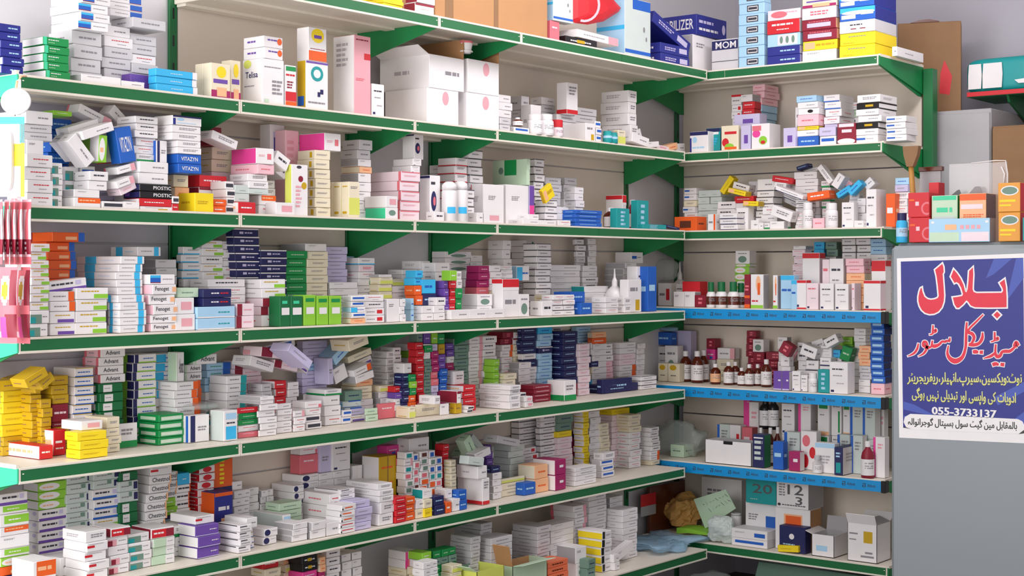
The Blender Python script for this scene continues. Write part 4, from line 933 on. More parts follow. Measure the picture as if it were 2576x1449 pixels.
run('''
# fourth shelf, long rack
S3 62 74 122 612 wl*8:.9+trd*2:1.4 t=.02 dep=.14
S3 108 118 190 608 ogb*5 t=0.13 dep=.14
S3 98 132 214 583 ogb t=0.13 on=608 dep=.14
F S3 168 717 100 26 6 omz t=.05 dep=.1
S3 113 130 192 733 wo*2+wpu*2:1.2 t=.035 dep=.14
S3 185 191 270 724 wl*4:1.2 t=.03 dep=.14
S3 190 302 362 644 wc*2 t=.05 on=684
S3 190 292 358 684 wc*3 t=.05 on=742
S3 268 299 366 742 wc*5 t=.02
S3 278 345 405 620 wc t=0.15 on=644
S3 386 390 444 652 plt*2+wg t=0.23 dep=.1
S3 362 380 443 690 orx*1:1.2+fen*3:1.2+fen*2 t=.022 dep=.13
S3 439 443 492 749 wor*2 t=.02 dep=.1
S3 440 446 500 724 pg t=.04 on=750 dep=.12
S3 490 510 582 727 elnd*2 t=.02 on=773 dep=.12
S3 488 496 592 772 dal*2 t=.012 dep=.13
S3 440 460 520 620 wb*4+w2*3 t=0.25 dep=.1
S3 500 506 560 604 wl*2+wk+wl*4 t=0.21 dep=.1
S3 552 556 602 606 plt*3+wr*2+plt*3 t=0.19 dep=.1
S3 520 524 618 702 wk+wr*3 t=.08 dep=.1
S3 592 604 668 574 nvk*9 t=0.20 dep=.14 sh=-.003
S3 650 656 722 628 nvk*5 t=0.19 dep=.14
S3 592 596 640 764 mxr*2:1.2 t=.02 dep=.1
S3 605 656 718 702 wl*2+mxr*2:.9+wr*1:1.2 t=.018
S3 705 716 772 630 gns*5 t=0.20 dep=.14
S3 768 773 826 632 cr*6 t=0.20 dep=.14
S3 716 768 822 612 plt t=0.21 on=632 dep=.14
S3 815 820 874 620 lav*2+lav*3 t=0.23 dep=.12
S3 862 866 905 644 sb+lav+pe*2+wb t=0.23 dep=.1
S3 896 902 942 648 wb+cof+wr+gsp+w2 t=0.22 dep=.1
S3 826 830 900 710 plt*2+wg t=0.19 dep=.06
S3 703 732 762 745 dgw t=.012 nx=1 dep=.06
S3 700 704 731 745 dgw t=.014 dep=.06
S3 762 764 795 742 lgw t=.012 dep=.06
S3 795 797 827 744 lgw t=.012 dep=.06
S3 826 829 860 744 lgw t=.012 dep=.06
S3 860 884 920 744 stp*2+tri+stp*1+pe t=.012
S3 914 918 968 742 wr+wk+wrd*2:1.1 t=.03 dep=.09
S3 966 974 1006 752 plt t=.02 dep=.06
S3 1004 1009 1022 752 w2*3 t=.015 dep=.05
S3 950 954 986 690 plt*1:.4+crv*1:1 t=0.17 dep=.06
S3 984 988 1022 702 crv*1+w2*1 t=0.18 dep=.06
S3 940 1013 1048 678 w2*2:.8+plt*2 t=0.21 dep=.09
S3 1010 1055 1082 656 w*1:1.2+btx*1 t=0.19
S3 1040 1044 1062 680 cyb*2+og*2:1.3+cyb t=.08 dep=.06
S3 1030 1034 1042 750 sb*2 t=.05 dep=.05
S3 1061 1064 1098 703 cyb*1:1.2+nv t=.06 on=770 dep=.06
S3 1058 1062 1120 770 w2*2 t=.03 ny=2 dep=.06
S3 1078 1098 1122 748 wk t=.04 on=772 dep=.05
S3 1082 1096 1134 660 w2*1:1.3+wk*1:1.3+lav*2 t=0.13 dep=.08
S3 1116 1118 1131 706 pur*5 t=.03 dep=.05
S3 1130 1132 1148 706 rdd*5 t=.03 dep=.05
S3 1131 1133 1150 680 gnl t=.04 on=706 dep=.05
S3 1148 1149 1164 682 w*1:.8+w*1:.9+gns*3 t=.03 dep=.05
S3 1164 1172 1204 680 stq*3:1.2+wg*2 t=0.15 dep=.06
S3 1110 1120 1186 632 stq*2 t=0.23 dep=.08
S3 1184 1187 1216 642 plt*2 t=0.23 dep=.07
S3 1170 1202 1238 740 stq*2 t=.03 dep=.1
S3 1196 1202 1232 668 mg*3:1.1+cor*1:1.5 t=0.13 dep=.07
S3 1230 1234 1262 667 w2*4+crs*3 t=0.13 dep=.07
S3 1196 1268 1288 604 w2*3:1.4+wg*4 t=0.23 dep=.09
S3 1256 1260 1290 668 wr*1+plt*2 t=0.15 on=700 dep=.07
S3 1290 1322 1346 604 gsp*6+wg*3 t=0.23 dep=.09
S3 1345 1350 1386 612 wd*10 t=0.19 dep=.08
S3 1296 1300 1332 668 tri t=0.17 on=706 dep=.06
S3 1130 1134 1270 780 w2 t=.015 ny=3 dep=.06
S3 1260 1264 1306 701 wred t=.02 dep=.06
S3 1303 1306 1332 740 stq t=.02 dep=.05
S3 1334 1364 1390 758 wk t=.02 dep=.07
S3 1332 1378 1412 742 cr t=.06 on=760 dep=.08
S3 1388 1391 1446 742 wr*2+wd*2 t=.03 ny=2 dep=.07
S3 1410 1436 1472 734 blu t=.07 on=760 dep=.1
S3 1445 1462 1490 762 blu t=.015 dep=.08
S3 1380 1386 1460 666 w2*2+plt*2+wg*3 t=0.21 dep=.1
S3 1456 1462 1498 668 w2*2+wk*3+wg t=0.19 dep=.08 sh=.003
S3 1446 1450 1472 600 wd*3+wg*4 t=0.29 dep=.06
S3 1476 1480 1500 600 plt*4 t=0.29 dep=.06
S3 1452 1470 1530 720 tlv*4 t=.06 dep=.08
B S3 1546 30 676 drp t=.05
S3 1490 1494 1528 746 w2*3 t=.03 dep=.06
S3 1512 1522 1556 748 w2*2+wr t=.015 dep=.08
S3 1553 1570 1588 748 w*2 t=.02 dep=.05
S3 1540 1588 1618 634 wbd t=0.23 on=662 dep=.1
S3 1515 1570 1600 661 plt*4 t=0.19 dep=.12
S3 1576 1580 1614 703 wye t=.02 dep=.05
S3 1598 1602 1632 670 btx t=.06 dep=.06
S3 1626 1630 1652 670 blu t=.03 dep=.05
# fourth shelf, corner rack
R3 1655 1688 1692 712 wrd t=.2 dep=.08
R3 1700 1720 1724 714 btx t=.16 dep=.06
R3 1694 1748 1752 734 plt t=.05 ny=2 dep=.06
R3 1716 1760 1764 708 rdd t=.1 dep=.08
B R3 1710 40 660 drp t=.24
R3 1746 1776 1780 742 mrc t=.05 dep=.06
B R3 1789 22 710 grc t=.03
B R3 1815 28 709 grc t=.03
B R3 1845 28 709 grc t=.03
B R3 1864 24 712 grc t=.09
R3 1850 1886 1912 630 stq*1:2+lmz*1:.4 t=.2 dep=.07
R3 1872 1887 1890 690 mor t=.02 dep=.05
R3 1888 1920 1944 690 gir t=.015 dep=.06
R3 1944 1956 1960 692 gir t=.02 dep=.06
R3 1963 1998 2003 692 lbl t=.015 dep=.05
R3 1990 2004 2008 704 lbl t=.01 dep=.02
R3 2002 2028 2034 704 red2 t=.015 dep=.05
R3 2028 2058 2062 712 ptx t=.015 dep=.06
R3 2062 2097 2102 713 btx t=.015 dep=.06
R3 2100 2134 2148 714 btx t=.015 dep=.08
R3 2142 2150 2168 712 ptx t=.015 dep=.07
R3 2172 2215 2228 705 red2 t=.015 dep=.06
R3 1994 2026 2032 618 plt*1:.5+ptx*1 t=.2 dep=.08
R3 2018 2062 2076 635 red2 t=.12 dep=.06
R3 2068 2086 2090 652 ptx t=.1 dep=.06
R3 2086 2122 2128 650 btx t=.1 dep=.06
R3 2128 2174 2192 650 pnk*2+pe t=.1 dep=.08
R3 2192 2228 2234 654 wred t=.1 dep=.06
R3 2046 2072 2076 608 cyb*2+plt*4 t=.28 dep=.06
R3 2076 2104 2108 608 teal*2+plt*4 t=.28 dep=.06
R3 2118 2152 2156 598 wd*3+plt*4 t=.28 dep=.08
R3 2154 2190 2194 596 wd*3+plt*4 t=.28 dep=.08
R3 2190 2230 2234 600 sb*2+w2*4 t=.28 dep=.08
# fifth shelf, corner rack
R4 1655 1684 1690 872 btx t=.26 dep=.07
R4 1672 1704 1716 870 stq t=.22 dep=.06
R4 1655 1680 1684 914 yel2 t=.16 dep=.05
R4 1680 1709 1714 915 yel2 t=.15 dep=.05
R4 1652 1688 1694 836 blu t=.26 on=874 dep=.06
R4 1688 1738 1744 832 lav t=.34 dep=.06
B R4 1725 28 883 syr t=.2
B R4 1754 29 883 syr t=.2
B R4 1770 26 881 syr t=.27
R4 1776 1798 1820 852 mrc*1:1+hpk*1:1+w2*1:2 t=.34 dep=.06
R4 1804 1846 1852 876 wpk*1+cr*2 t=.35 dep=.06
B R4 1800 25 915 syo t=.18
B R4 1833 24 910 syr t=.18
B R4 1850 22 910 syr t=.22
B R4 1866 21 925 syr t=.18
B R4 1885 22 916 syr t=.18
B R4 1906 20 916 syr t=.22
B R4 1928 26 904 syr t=.18
R4 1878 1902 1908 832 mrc*6+w2*2 t=.34 dep=.05
R4 1894 1922 1946 854 stq*1:1.2+mrc*2+mrc*1 t=.32 dep=.06
R4 1924 1970 1976 886 mrc*4 t=.28 dep=.08
R4 1956 1980 1984 848 plt*4 t=.26 dep=.05
F R4 1976 878 28 30 -30 mrc t=.2 dep=.05
F R4 1992 890 24 34 -34 wpk t=.18 dep=.05
R4 1966 1988 1994 894 w2*3 t=.13 dep=.05
R4 2006 2032 2036 862 wk*2+w2*3 t=.2 dep=.07
F R4 2034 884 40 28 -18 wk t=.14 dep=.06
F R4 2058 868 30 26 20 w2 t=.2 dep=.06
F R4 2090 858 36 22 28 wk t=.2 dep=.06
R4 2064 2092 2096 870 btx t=.16 on=905 dep=.06
R4 2060 2088 2092 900 wn*2+w2*2 t=.12 dep=.06
R4 2026 2058 2062 904 wd*2+plt t=.14 dep=.06
R4 2094 2116 2118 880 cyb+plt*4 t=.2 dep=.05
F R4 2118 862 40 16 -30 gnl t=.2 dep=.05
F R4 2128 890 26 36 -18 gns t=.18 dep=.05
R4 2118 2144 2148 848 gnl*3+gnl*2+plt*2 t=.24 dep=.06
R4 2148 2178 2182 826 w2*4+w2*5 t=.25 dep=.07
R4 2160 2190 2196 870 pe*3+wg*2+plt*2 t=.14 dep=.1
R4 2190 2224 2232 808 klr*9:1+pnk*1:1.6 t=.1 dep=.09
R4 1945 1966 1968 934 purw t=.03 dep=.04
R4 1967 1985 1988 934 purw t=.03 dep=.04
R4 1992 2013 2016 934 btx t=.03 dep=.04
R4 2014 2031 2034 944 btx t=.03 dep=.04
B R4 2045 23 938 pil t=.03
R4 2057 2086 2090 930 tls t=.02 dep=.05
R4 2086 2132 2150 912 btx t=.015 dep=.08
# sixth shelf, corner rack
R5 1804 1835 1838 1068 bst t=.22 dep=.06
R5 1835 1863 1866 1070 wrd t=.22 dep=.06
R5 1866 1892 1896 1076 cor t=.22 dep=.06
R5 1870 1886 1890 1002 hpk t=.3 dep=.05
R5 1878 1908 1912 1012 pst t=.24 dep=.06
B R5 1926 30 1008 drk t=.12 on=1078
B R5 1946 26 1006 drk t=.2 on=1080
B R5 1914 18 1076 syr t=.14
B R5 1938 20 1076 syr t=.14
B R5 1956 18 1074 syr t=.16
R5 1893 1922 1942 1094 dkt t=.02 dep=.07
R5 1944 1970 1988 1112 blu t=.02 dep=.05
R5 1984 2012 2036 1137 mgw t=.02 dep=.05
R5 1966 1998 2004 1016 btx*2 t=.2 dep=.07
R5 2008 2040 2056 1010 pst*2 t=.2 dep=.06
R5 2056 2086 2092 1014 gtp2*2 t=.2 dep=.07
R5 2092 2118 2122 1014 gsp*2 t=.2 dep=.06
R5 2120 2138 2140 1016 gtp2*2 t=.22 dep=.06
R5 2138 2172 2176 1018 bst*2 t=.18 dep=.06
R5 2172 2204 2218 1020 bst*2 t=.18 dep=.06
R5 1972 2012 2016 1088 bst t=.12 dep=.05
R5 2014 2054 2058 1086 ptr t=.1 dep=.05
R5 2050 2100 2104 1116 blt t=.04 dep=.05
R5 2106 2138 2142 1094 bst t=.12 dep=.05
R5 2140 2170 2174 1096 bst t=.12 dep=.05
R5 2098 2120 2160 1126 tlk t=.02
B R5 2056 24 1146 via t=.025
B R5 2074 22 1146 via t=.05
B R5 2183 33 1110 redb t=.03
R5 2196 2226 2230 1100 pst t=.05 dep=.05
R5 2212 2224 2228 1020 pst t=.25 dep=.05
# bottom shelf, corner rack
R6 1876 1952 1957 1202 g20 t=.1 dep=.1 on=1268
R6 1875 1955 1960 1268 wbs t=.1 dep=.12
R6 1953 2034 2072 1210 g12 t=.08 on=1284
R6 1950 2038 2066 1284 wos t=.08
R6 1960 2026 2032 1328 nvd t=.03 dep=.06
F R6 1982 1385 52 16 4 ye t=.01 dep=.06
F R6 2010 1376 44 22 6 cal t=.03 dep=.05
R6 1840 1930 1958 1338 wbs*1:1.2+stp t=.03 dep=.12
''')
run('''
# fifth shelf, long rack
S4 -30 6 78 984 ye*4:1.2+my t=.29 dep=.06
S4 66 76 104 972 my*7 t=0.21 dep=.1
S4 100 104 131 1004 my*5 t=0.22 dep=.1
S4 130 133 174 946 my*3:1.1+mar*1:2.1+mar*1:.6+my t=0.21 dep=.1
F S4 40 968 84 26 2 my t=0.29 dep=.1
F S4 70 958 60 26 10 my t=0.25 dep=.08
F S4 92 950 60 24 26 my t=0.27 dep=.08
F S4 118 958 40 24 34 my t=0.24 dep=.08
F S4 104 972 36 22 16 my t=0.21 dep=.08
S4 10 99 134 1122 red t=.01 yb=1158
S4 42 135 166 1082 red t=.05 yb=1148 on=1112
S4 92 136 166 1114 rdd t=.05 yb=1148
S4 165 199 272 1088 ye*3 t=.01 yb=1157
S4 153 205 259 1060 wor yb=1152 on=1090
S4 216 270 304 1050 cr*1:1.4+cr*1 yb=1140
S4 295 298 346 1066 wgn yb=1130
S4 345 398 462 1044 gnw*2 yb=1122
S4 458 474 527 1046 wnv yb=1116
S4 528 563 598 1034 tbl yb=1112
S4 598 601 652 1026 rdd*1:.9+gns*1+gns*1:.8+wr+cor*1:.9 yb=1104
S4 592 654 688 998 plt*2 t=.06 on=1018 dep=.12
S4 648 652 696 1018 w2*5 yb=1100
S4 690 697 735 1016 w2*5 yb=1092
S4 735 739 768 1034 wpk*1:.8+wr*2:.9 yb=1088
S4 735 770 810 1010 pkr*1+wr+acn*2 yb=1082
S4 752 820 860 980 wgn*1:.8+w2*2:1.3+wr*1:1.2 yb=1072
S4 855 860 884 1032 stp*2 yb=1068
S4 868 872 920 1030 lav*1+wpu*1 yb=1064
S4 918 921 952 1028 pg*2 yb=1062
S4 946 952 996 1016 cor*1 t=0.16
S4 995 1030 1046 1024 crv*1 yb=1054
S4 1042 1046 1108 1018 cr*1 yb=1050
S4 1053 1092 1108 996 w*1 yb=1050 on=1022
S4 1104 1108 1130 1016 plt yb=1046
S4 1130 1146 1162 1014 my yb=1042
S4 1164 1174 1190 1022 acn*2:.8 yb=1040 dep=.05
S4 1108 1166 1198 970 red*4 t=.055
S4 1106 1150 1160 984 marw t=.05 on=1020 dep=.1
S4 178 188 236 926 whb*5 t=0.21 dep=.12
S4 205 252 316 878 adv*4 t=0.23 on=970 dep=.09
S4 228 250 310 966 gnlab*4 t=0.21 dep=.09
S4 312 334 392 892 nvl*7 t=0.22 dep=.09
S4 386 391 446 890 tri*5:1.1+adv*1:1.1+whb*3 t=0.22 dep=.12
S4 440 444 464 886 adg t=0.21 on=962 dep=.05
S4 446 462 506 918 adg*2+wo*4 t=0.24 dep=.09
S4 466 488 546 892 adg t=0.24 on=916 dep=.1
S4 500 518 578 914 cyl*4:.9+wpk*1:1.1+trd*2 t=0.22 dep=.09
S4 438 441 500 962 wo*3 t=0.19 dep=.1
S4 565 570 620 946 wtl*5 t=0.21 dep=.1
S4 576 590 658 908 mxr*3:1.1+mxr*4 t=0.25 dep=.1
S4 655 658 684 966 wg*2 t=0.21 dep=.08
S4 688 694 722 958 red*4 t=0.21 dep=.08
S4 718 724 752 962 w2*3 t=0.21 dep=.08
F S4 696 872 94 18 9 stp t=0.23 dep=.1
F S4 704 890 92 24 -8 mxr t=0.21 dep=.1
F S4 660 916 62 24 -16 w t=0.21 dep=.1
F S4 756 896 70 20 -34 lav t=0.21 dep=.1
F S4 750 912 64 18 -30 wpu t=0.19 dep=.08
F S4 720 920 60 18 -12 mxr t=0.19 dep=.08
S4 755 762 824 858 lav*3+sb+lav*3+plt*2 t=0.26 dep=.12
S4 780 786 822 940 lmz+w2*4 t=0.21 dep=.08
F S4 850 860 60 20 28 stp t=0.25 dep=.08
F S4 862 886 56 22 36 sb t=0.22 dep=.08
F S4 856 940 34 36 22 plt t=0.19 dep=.07
F S4 832 934 12 66 4 lav t=0.21 dep=.08
F S4 902 858 50 28 14 cr t=0.27 dep=.1
F S4 906 894 60 16 14 cr t=0.21 dep=.08
F S4 910 912 52 16 16 wpu t=0.21 dep=.08
F S4 912 930 46 16 16 wo t=0.20 dep=.08
F S4 918 948 46 18 12 plt t=0.19 dep=.08
S4 890 894 938 956 pe*1+cr*2+plt*3 t=0.19 dep=.08
S4 864 868 912 984 teal*1:1.4+bbl t=0.18 dep=.07
S4 940 972 994 884 w*5 t=0.20 dep=.09
S4 990 994 1012 874 wk*6 t=0.21 dep=.08
S4 1010 1028 1046 866 wk*1+gnl*1+w2 t=0.26 dep=.08
S4 950 955 990 970 crv*1+plt t=0.19 dep=.06
S4 990 994 1010 972 rdd+pur*1+w2 t=0.16 dep=.05
S4 1012 1014 1031 940 nv*5 t=0.14 dep=.05
S4 1010 1016 1036 914 w2 t=0.15 on=940 dep=.06
S4 1030 1032 1048 942 gns*1+gnl*1+gns*1+og*2 t=0.14 dep=.05
S4 1046 1048 1067 862 rdd*7 t=0.16 dep=.05
S4 1066 1068 1086 866 w2*1:.2+gns*1+tlv*1+teal*5 t=0.16 dep=.05
S4 1084 1087 1104 866 lav+mg*3+cor*2+lav t=0.16 dep=.05
S4 1103 1106 1124 892 pur*2+blu*3+mg t=0.16 dep=.05
S4 1048 1050 1064 838 teal t=0.18 on=864 dep=.05
S4 1064 1067 1084 838 pur t=0.18 on=866 dep=.05
S4 1085 1087 1102 838 gnl t=0.18 on=866 dep=.05
S4 1102 1104 1120 840 gns*1+my*1 t=0.18 on=890 dep=.05
S4 1120 1124 1144 864 pur*2+w2*1+mg*2 t=0.20 dep=.06
S4 1118 1142 1168 934 w t=0.16 on=962 dep=.07
S4 1138 1142 1178 852 teal*8 t=0.23 dep=.1
S4 1172 1180 1214 848 wpk*8 t=0.24 dep=.1
S4 1208 1214 1248 846 wk*9 t=0.24 dep=.1
S4 1240 1242 1256 904 gnl*4 t=0.18 dep=.06
S4 1205 1282 1310 970 w*2+w*2:1.5 t=.01
S4 1304 1310 1326 988 acn*2+w2 t=.03 dep=.06
S4 1318 1322 1342 998 wor*2 t=.012 dep=.05
S4 1300 1342 1386 970 mar*4 yb=1014
S4 1384 1420 1450 958 wgn yb=1010 dep=.1
S4 1250 1262 1290 836 mrc*2+wo*2+wr*4 t=0.26 dep=.1
S4 1286 1292 1312 836 wr+marw+cr*4 t=0.24 dep=.08
S4 1300 1314 1350 824 nv*4+wn+nv*1+w2*4 t=0.24 dep=.1
S4 1352 1356 1390 824 cyb*1+sb*2+nvk*1+sb*4 t=0.23 dep=.1
S4 1384 1388 1416 822 wk*8+cyb*3 t=0.20 dep=.1
S4 1412 1416 1452 834 nv*8+mar*2 t=0.19 dep=.1
S4 1446 1450 1486 822 sb*3+wp*7 t=0.23 dep=.1
S4 1450 1456 1484 866 wp*8 t=0.18 dep=.08
S4 1484 1486 1504 862 w2*2+nv*2+cr*2+cyb*1 t=0.20 dep=.06
S4 1300 1306 1336 912 plt*4 t=0.16 dep=.06
S4 1264 1268 1298 940 cr*3 t=0.16 dep=.06
S4 1484 1490 1526 836 pe*1+og*1+plt*6 t=0.26 dep=.1
S4 1506 1512 1542 866 wk*3+pnk*3 t=0.21 dep=.1
S4 1530 1560 1600 862 w2*2+wp*2+wo*2+cr*1 t=0.19 dep=.12
S4 1598 1602 1622 864 plt*6 t=0.20 dep=.08
S4 1548 1552 1600 934 cr*2 t=.29 dep=.05
S4 1507 1516 1590 956 nv*1 t=.15 on=970 dep=.12
S4 1515 1522 1606 970 nv*1 t=.15 dep=.12
S4 1600 1612 1652 947 wd*2 t=.14 dep=.08
# sixth shelf, long rack
S5 -40 0 74 1244 omz*1:1.3+gng*1+gng*1:1.4+ong*1+plt*1:1.4+gng*1+lmz+ogb*1+nv t=.2 dep=.1
S5 60 96 168 1216 lmz*3+omz*3:1.2+omz*2:1.1+plt t=0.17 dep=.13
S5 160 168 236 1196 sqb*6:1.1+wl*2 t=0.23 dep=.13
S5 228 236 304 1188 sqb*2+omb*3:1.1+wl*1 t=0.24 dep=.12
S5 284 300 348 1190 gnlab*1+sqb*2:1.2+gnlab*3:1.2 t=0.23 dep=.12
S5 344 350 404 1180 rdr*1+che*6 t=0.23 dep=.12 sh=.006
S5 398 404 446 1190 che*3+gnl*2+nv*2 t=0.22 dep=.11
S5 440 446 480 1192 sky*1:1.5+lib*4 t=0.23 dep=.1
S5 474 500 540 1174 rov*4 t=0.21 dep=.09
S5 530 534 586 1152 orl t=0.21 on=1240 dep=.1
S5 534 540 586 1240 oru t=0.20 dep=.08
S5 160 218 272 1338 w*1:1.2+rdr*4 t=.05
S5 228 276 326 1330 rtp*1+grd*1+w2*1+grd*2 t=.07
S5 318 324 380 1346 trd*1+trd*3 t=.08 dep=.12
S5 330 384 440 1330 rtp*1:1.2+ltg*3 t=.08
S5 430 438 492 1324 wgn*1:1.4+wrd*2:1.2 t=.07 dep=.12
S5 488 494 552 1324 purw*3 t=.055 dep=.1
S5 432 492 540 1300 rdr t=.075 on=1328 dep=.14
S5 27 84 142 1414 ong t=.06 dep=.12
S5 106 152 206 1404 wo t=.1 dep=.1
S5 545 600 632 1322 blo*4 yb=1394
S5 545 568 590 1366 stp yb=1392
S5 558 620 648 1304 w2 t=.05 on=1324 dep=.12
S5 578 608 640 1330 w2*1+whb*3 t=.05
S5 582 586 610 1212 w2*1 t=0.26 on=1236 dep=.06
S5 582 586 630 1236 w2*3 t=0.26 ny=2 dep=.06
S5 620 624 652 1228 plt*4 t=0.26 dep=.06
S5 646 656 690 1234 plt*3+wg t=0.24 ny=2 dep=.06
S5 648 660 696 1332 ovl*2 yb=1374 dep=.1
S5 635 712 733 1296 tbl yb=1366
S5 732 736 774 1318 plt*3 t=.03 dep=.1
S5 774 783 820 1314 plt*2 t=.02 dep=.08
S5 816 822 855 1316 w2 t=.02 dep=.08
S5 690 758 802 1196 ovl*2 t=0.17
S5 655 735 762 1222 ovl*2 t=.1 dep=.18
S5 700 704 760 1268 pg*2 t=.09 dep=.08
S5 752 756 802 1122 pkr*1:.5+cor*1:1 t=0.27 on=1196 dep=.06
S5 800 804 834 1120 lav t=0.25 on=1196 dep=.06
S5 832 836 882 1112 btx t=0.25 on=1192 dep=.06
S5 796 802 882 1192 plt*2 t=0.23 ny=2 dep=.07
S5 884 888 912 1172 w2*1 t=0.25 ny=2 dep=.06
S5 763 832 858 1244 wr*3 t=.05 dep=.16
S5 790 856 894 1232 blo*2 t=.055 on=1272 dep=.14
S5 852 856 894 1272 orln*3:1.1+rln*2 t=.012 dep=.08
S5 886 890 934 1262 lav*4 t=.02 dep=.08
S5 870 954 990 1218 w*3:.8+w*2:1.5 t=.02
S5 910 953 998 1150 musw t=0.17
S5 970 974 1004 1122 hpk*1 t=0.23 on=1150 dep=.06
S5 996 1000 1018 1144 hpk*4 t=0.18 dep=.05
S5 1014 1018 1032 1166 crv*2+nv*1 t=0.16 dep=.05
S5 1016 1020 1040 1138 vtl*1+wpk*1+vtl+vco*1+vgn t=.115 dep=.05
S5 1038 1041 1056 1142 vbl*1+vco*3+vdr t=.115 dep=.05
S5 1055 1058 1078 1136 vdr*1+vgn*2+vco+vor t=.115 dep=.05
S5 1077 1080 1096 1134 vbl*1+vgn*1+vbl+vtl+vor t=.115 dep=.05
S5 1095 1098 1114 1150 vbl*2+vtl+vco+vor t=.115 dep=.05
S5 1112 1115 1130 1118 rdd*6 t=0.15 dep=.05
S5 1024 1030 1080 1104 w2 t=0.17 on=1136 dep=.07
S5 990 994 1022 1252 rdd*4 t=.012 dep=.08
S5 1017 1020 1044 1252 og*3 t=.02 dep=.05
S5 1040 1064 1088 1232 tlv*1 t=.03 on=1258 dep=.06
S5 1044 1047 1066 1258 w2*1+cr*1 t=.02 dep=.05
S5 1064 1067 1088 1258 cr*1+ye*1 t=.012 dep=.05
S5 1088 1094 1120 1250 nv*2 t=.015 dep=.05
S5 1084 1120 1138 1232 w2*1 t=.05 on=1262 dep=.06
S5 1118 1122 1136 1264 og*1 t=.015 dep=.05
S5 1134 1138 1158 1256 w2*1 t=.02 dep=.05
S5 1150 1155 1176 1234 blu*2 t=.02 dep=.04
S5 1150 1214 1232 1204 whr yb=1272
S5 1158 1202 1226 1174 w2 t=.03 on=1204 dep=.12
S5 1128 1134 1148 1158 cr*4 t=.1 dep=.04
S5 1256 1262 1320 1206 crv*1:.7+cr*1 yb=1252
S5 1304 1346 1380 1172 pe*2 yb=1242
S5 1316 1319 1348 1216 blu yb=1248 dep=.05
S5 1340 1396 1424 1158 mgw*2 yb=1236
S5 1420 1424 1450 1182 w2*1 yb=1228 dep=.08
S5 1438 1446 1500 1178 w*2:.8+w2*2 yb=1225 dep=.08
S5 1490 1514 1546 1140 w*1:1.2+stp*2 yb=1204
S5 1165 1170 1216 1152 plt*3 t=0.19 dep=.08
S5 1230 1238 1282 1122 wg*1+plt*6 t=0.23 dep=.1
S5 1216 1222 1238 1120 pur*7 t=0.23 dep=.06
S5 1232 1240 1262 1174 nv*1+plt*2 t=.09 dep=.06
S5 1280 1284 1320 1120 pgb*6 t=0.19 dep=.1
S5 1296 1306 1360 1046 wd*5+plt*4 t=0.27 dep=.1
F S5 1280 1110 58 18 -12 wg t=.2 dep=.08
S5 1312 1316 1352 1128 wrd*2+plt*3 t=0.23 dep=.08
S5 1356 1360 1402 1046 wk*2+wd*5+wk*3 t=0.25 dep=.1
S5 1398 1404 1440 1044 teal*2:1.4+ye*1+wp*5 t=0.23 dep=.1
S5 1438 1442 1470 1040 wp*3+nv*1+mg*3+plt*3 t=0.22 dep=.1
S5 1464 1468 1482 1034 yes*9 t=0.20 dep=.06
S5 1480 1482 1510 1036 plt*9 t=0.21 dep=.08
S5 1506 1512 1534 1066 cr*7 t=0.20 dep=.08
S5 1534 1540 1584 1030 ye*1+wp*8+plt t=0.21 dep=.1
S5 1580 1584 1612 1044 cr*3+wr*6 t=0.19 dep=.08
S5 1580 1638 1660 1076 wk*5+wo*2+cr yb=1172
# bottom shelf, long rack
S6 1384 1446 1476 1274 wpk*4 t=.22
S6 1424 1476 1500 1256 plt*1+plt*4 t=.26 dep=.12
S6 1476 1482 1526 1246 w2*6 t=.24 dep=.1
S6 1526 1532 1566 1252 plt*5+wg*2 t=.22 dep=.1
S6 1560 1566 1604 1284 w2*4 t=.16 dep=.1
S6 1140 1210 1238 1318 wg*9 t=.24
S6 1130 1184 1208 1352 wg*6 t=.18 dep=.12
S6 1228 1234 1288 1356 wg*5 t=.16 dep=.1
S6 1286 1350 1384 1326 wg*6 t=.18
S6 1380 1386 1444 1322 plt*6 t=.17 dep=.1
S6 990 1020 1050 1388 pst*2:1.2+cr t=.2 dep=.1
S6 1050 1062 1086 1392 gnl*1+wpk*1+crv t=.16 dep=.08
S6 1086 1090 1148 1388 gns*1+teal*1+gns*1 t=.16 ny=3 dep=.06
S6 1060 1066 1104 1416 w2*2 t=.1 ny=2 dep=.06
S6 1130 1134 1160 1424 crv*2 t=.12 dep=.06
S6 1376 1380 1430 1416 oro*4 t=.07 dep=.1
S6 1400 1450 1476 1378 plt*1:1.2+stq t=.07
S6 1452 1514 1538 1338 ywn*5 t=.07
S6 1474 1478 1498 1408 teal*2 t=.05 dep=.05
F S6 1565 1392 60 22 16 plt t=.06 dep=.08
S6 1540 1546 1560 1396 w2*2 t=.05 dep=.06
S6 700 716 758 1402 pe*1+crv*2 t=.2 ny=2 dep=.08
S6 758 762 800 1400 bkb*2+hpk t=.18 dep=.08
S6 660 664 704 1412 rdd*1+cr*2 t=.2 dep=.08
S6 800 804 818 1402 pe*2+mg t=.18 dep=.08
S6 818 822 856 1386 wk*4 t=.2 dep=.08
S6 858 862 910 1396 plt*3 t=.22 ny=2 dep=.08
S6 580 584 612 1432 lp t=.1 dep=.08
'''.replace('S6 580 584 612 1432 lp t=.1 dep=.08\n', ''))
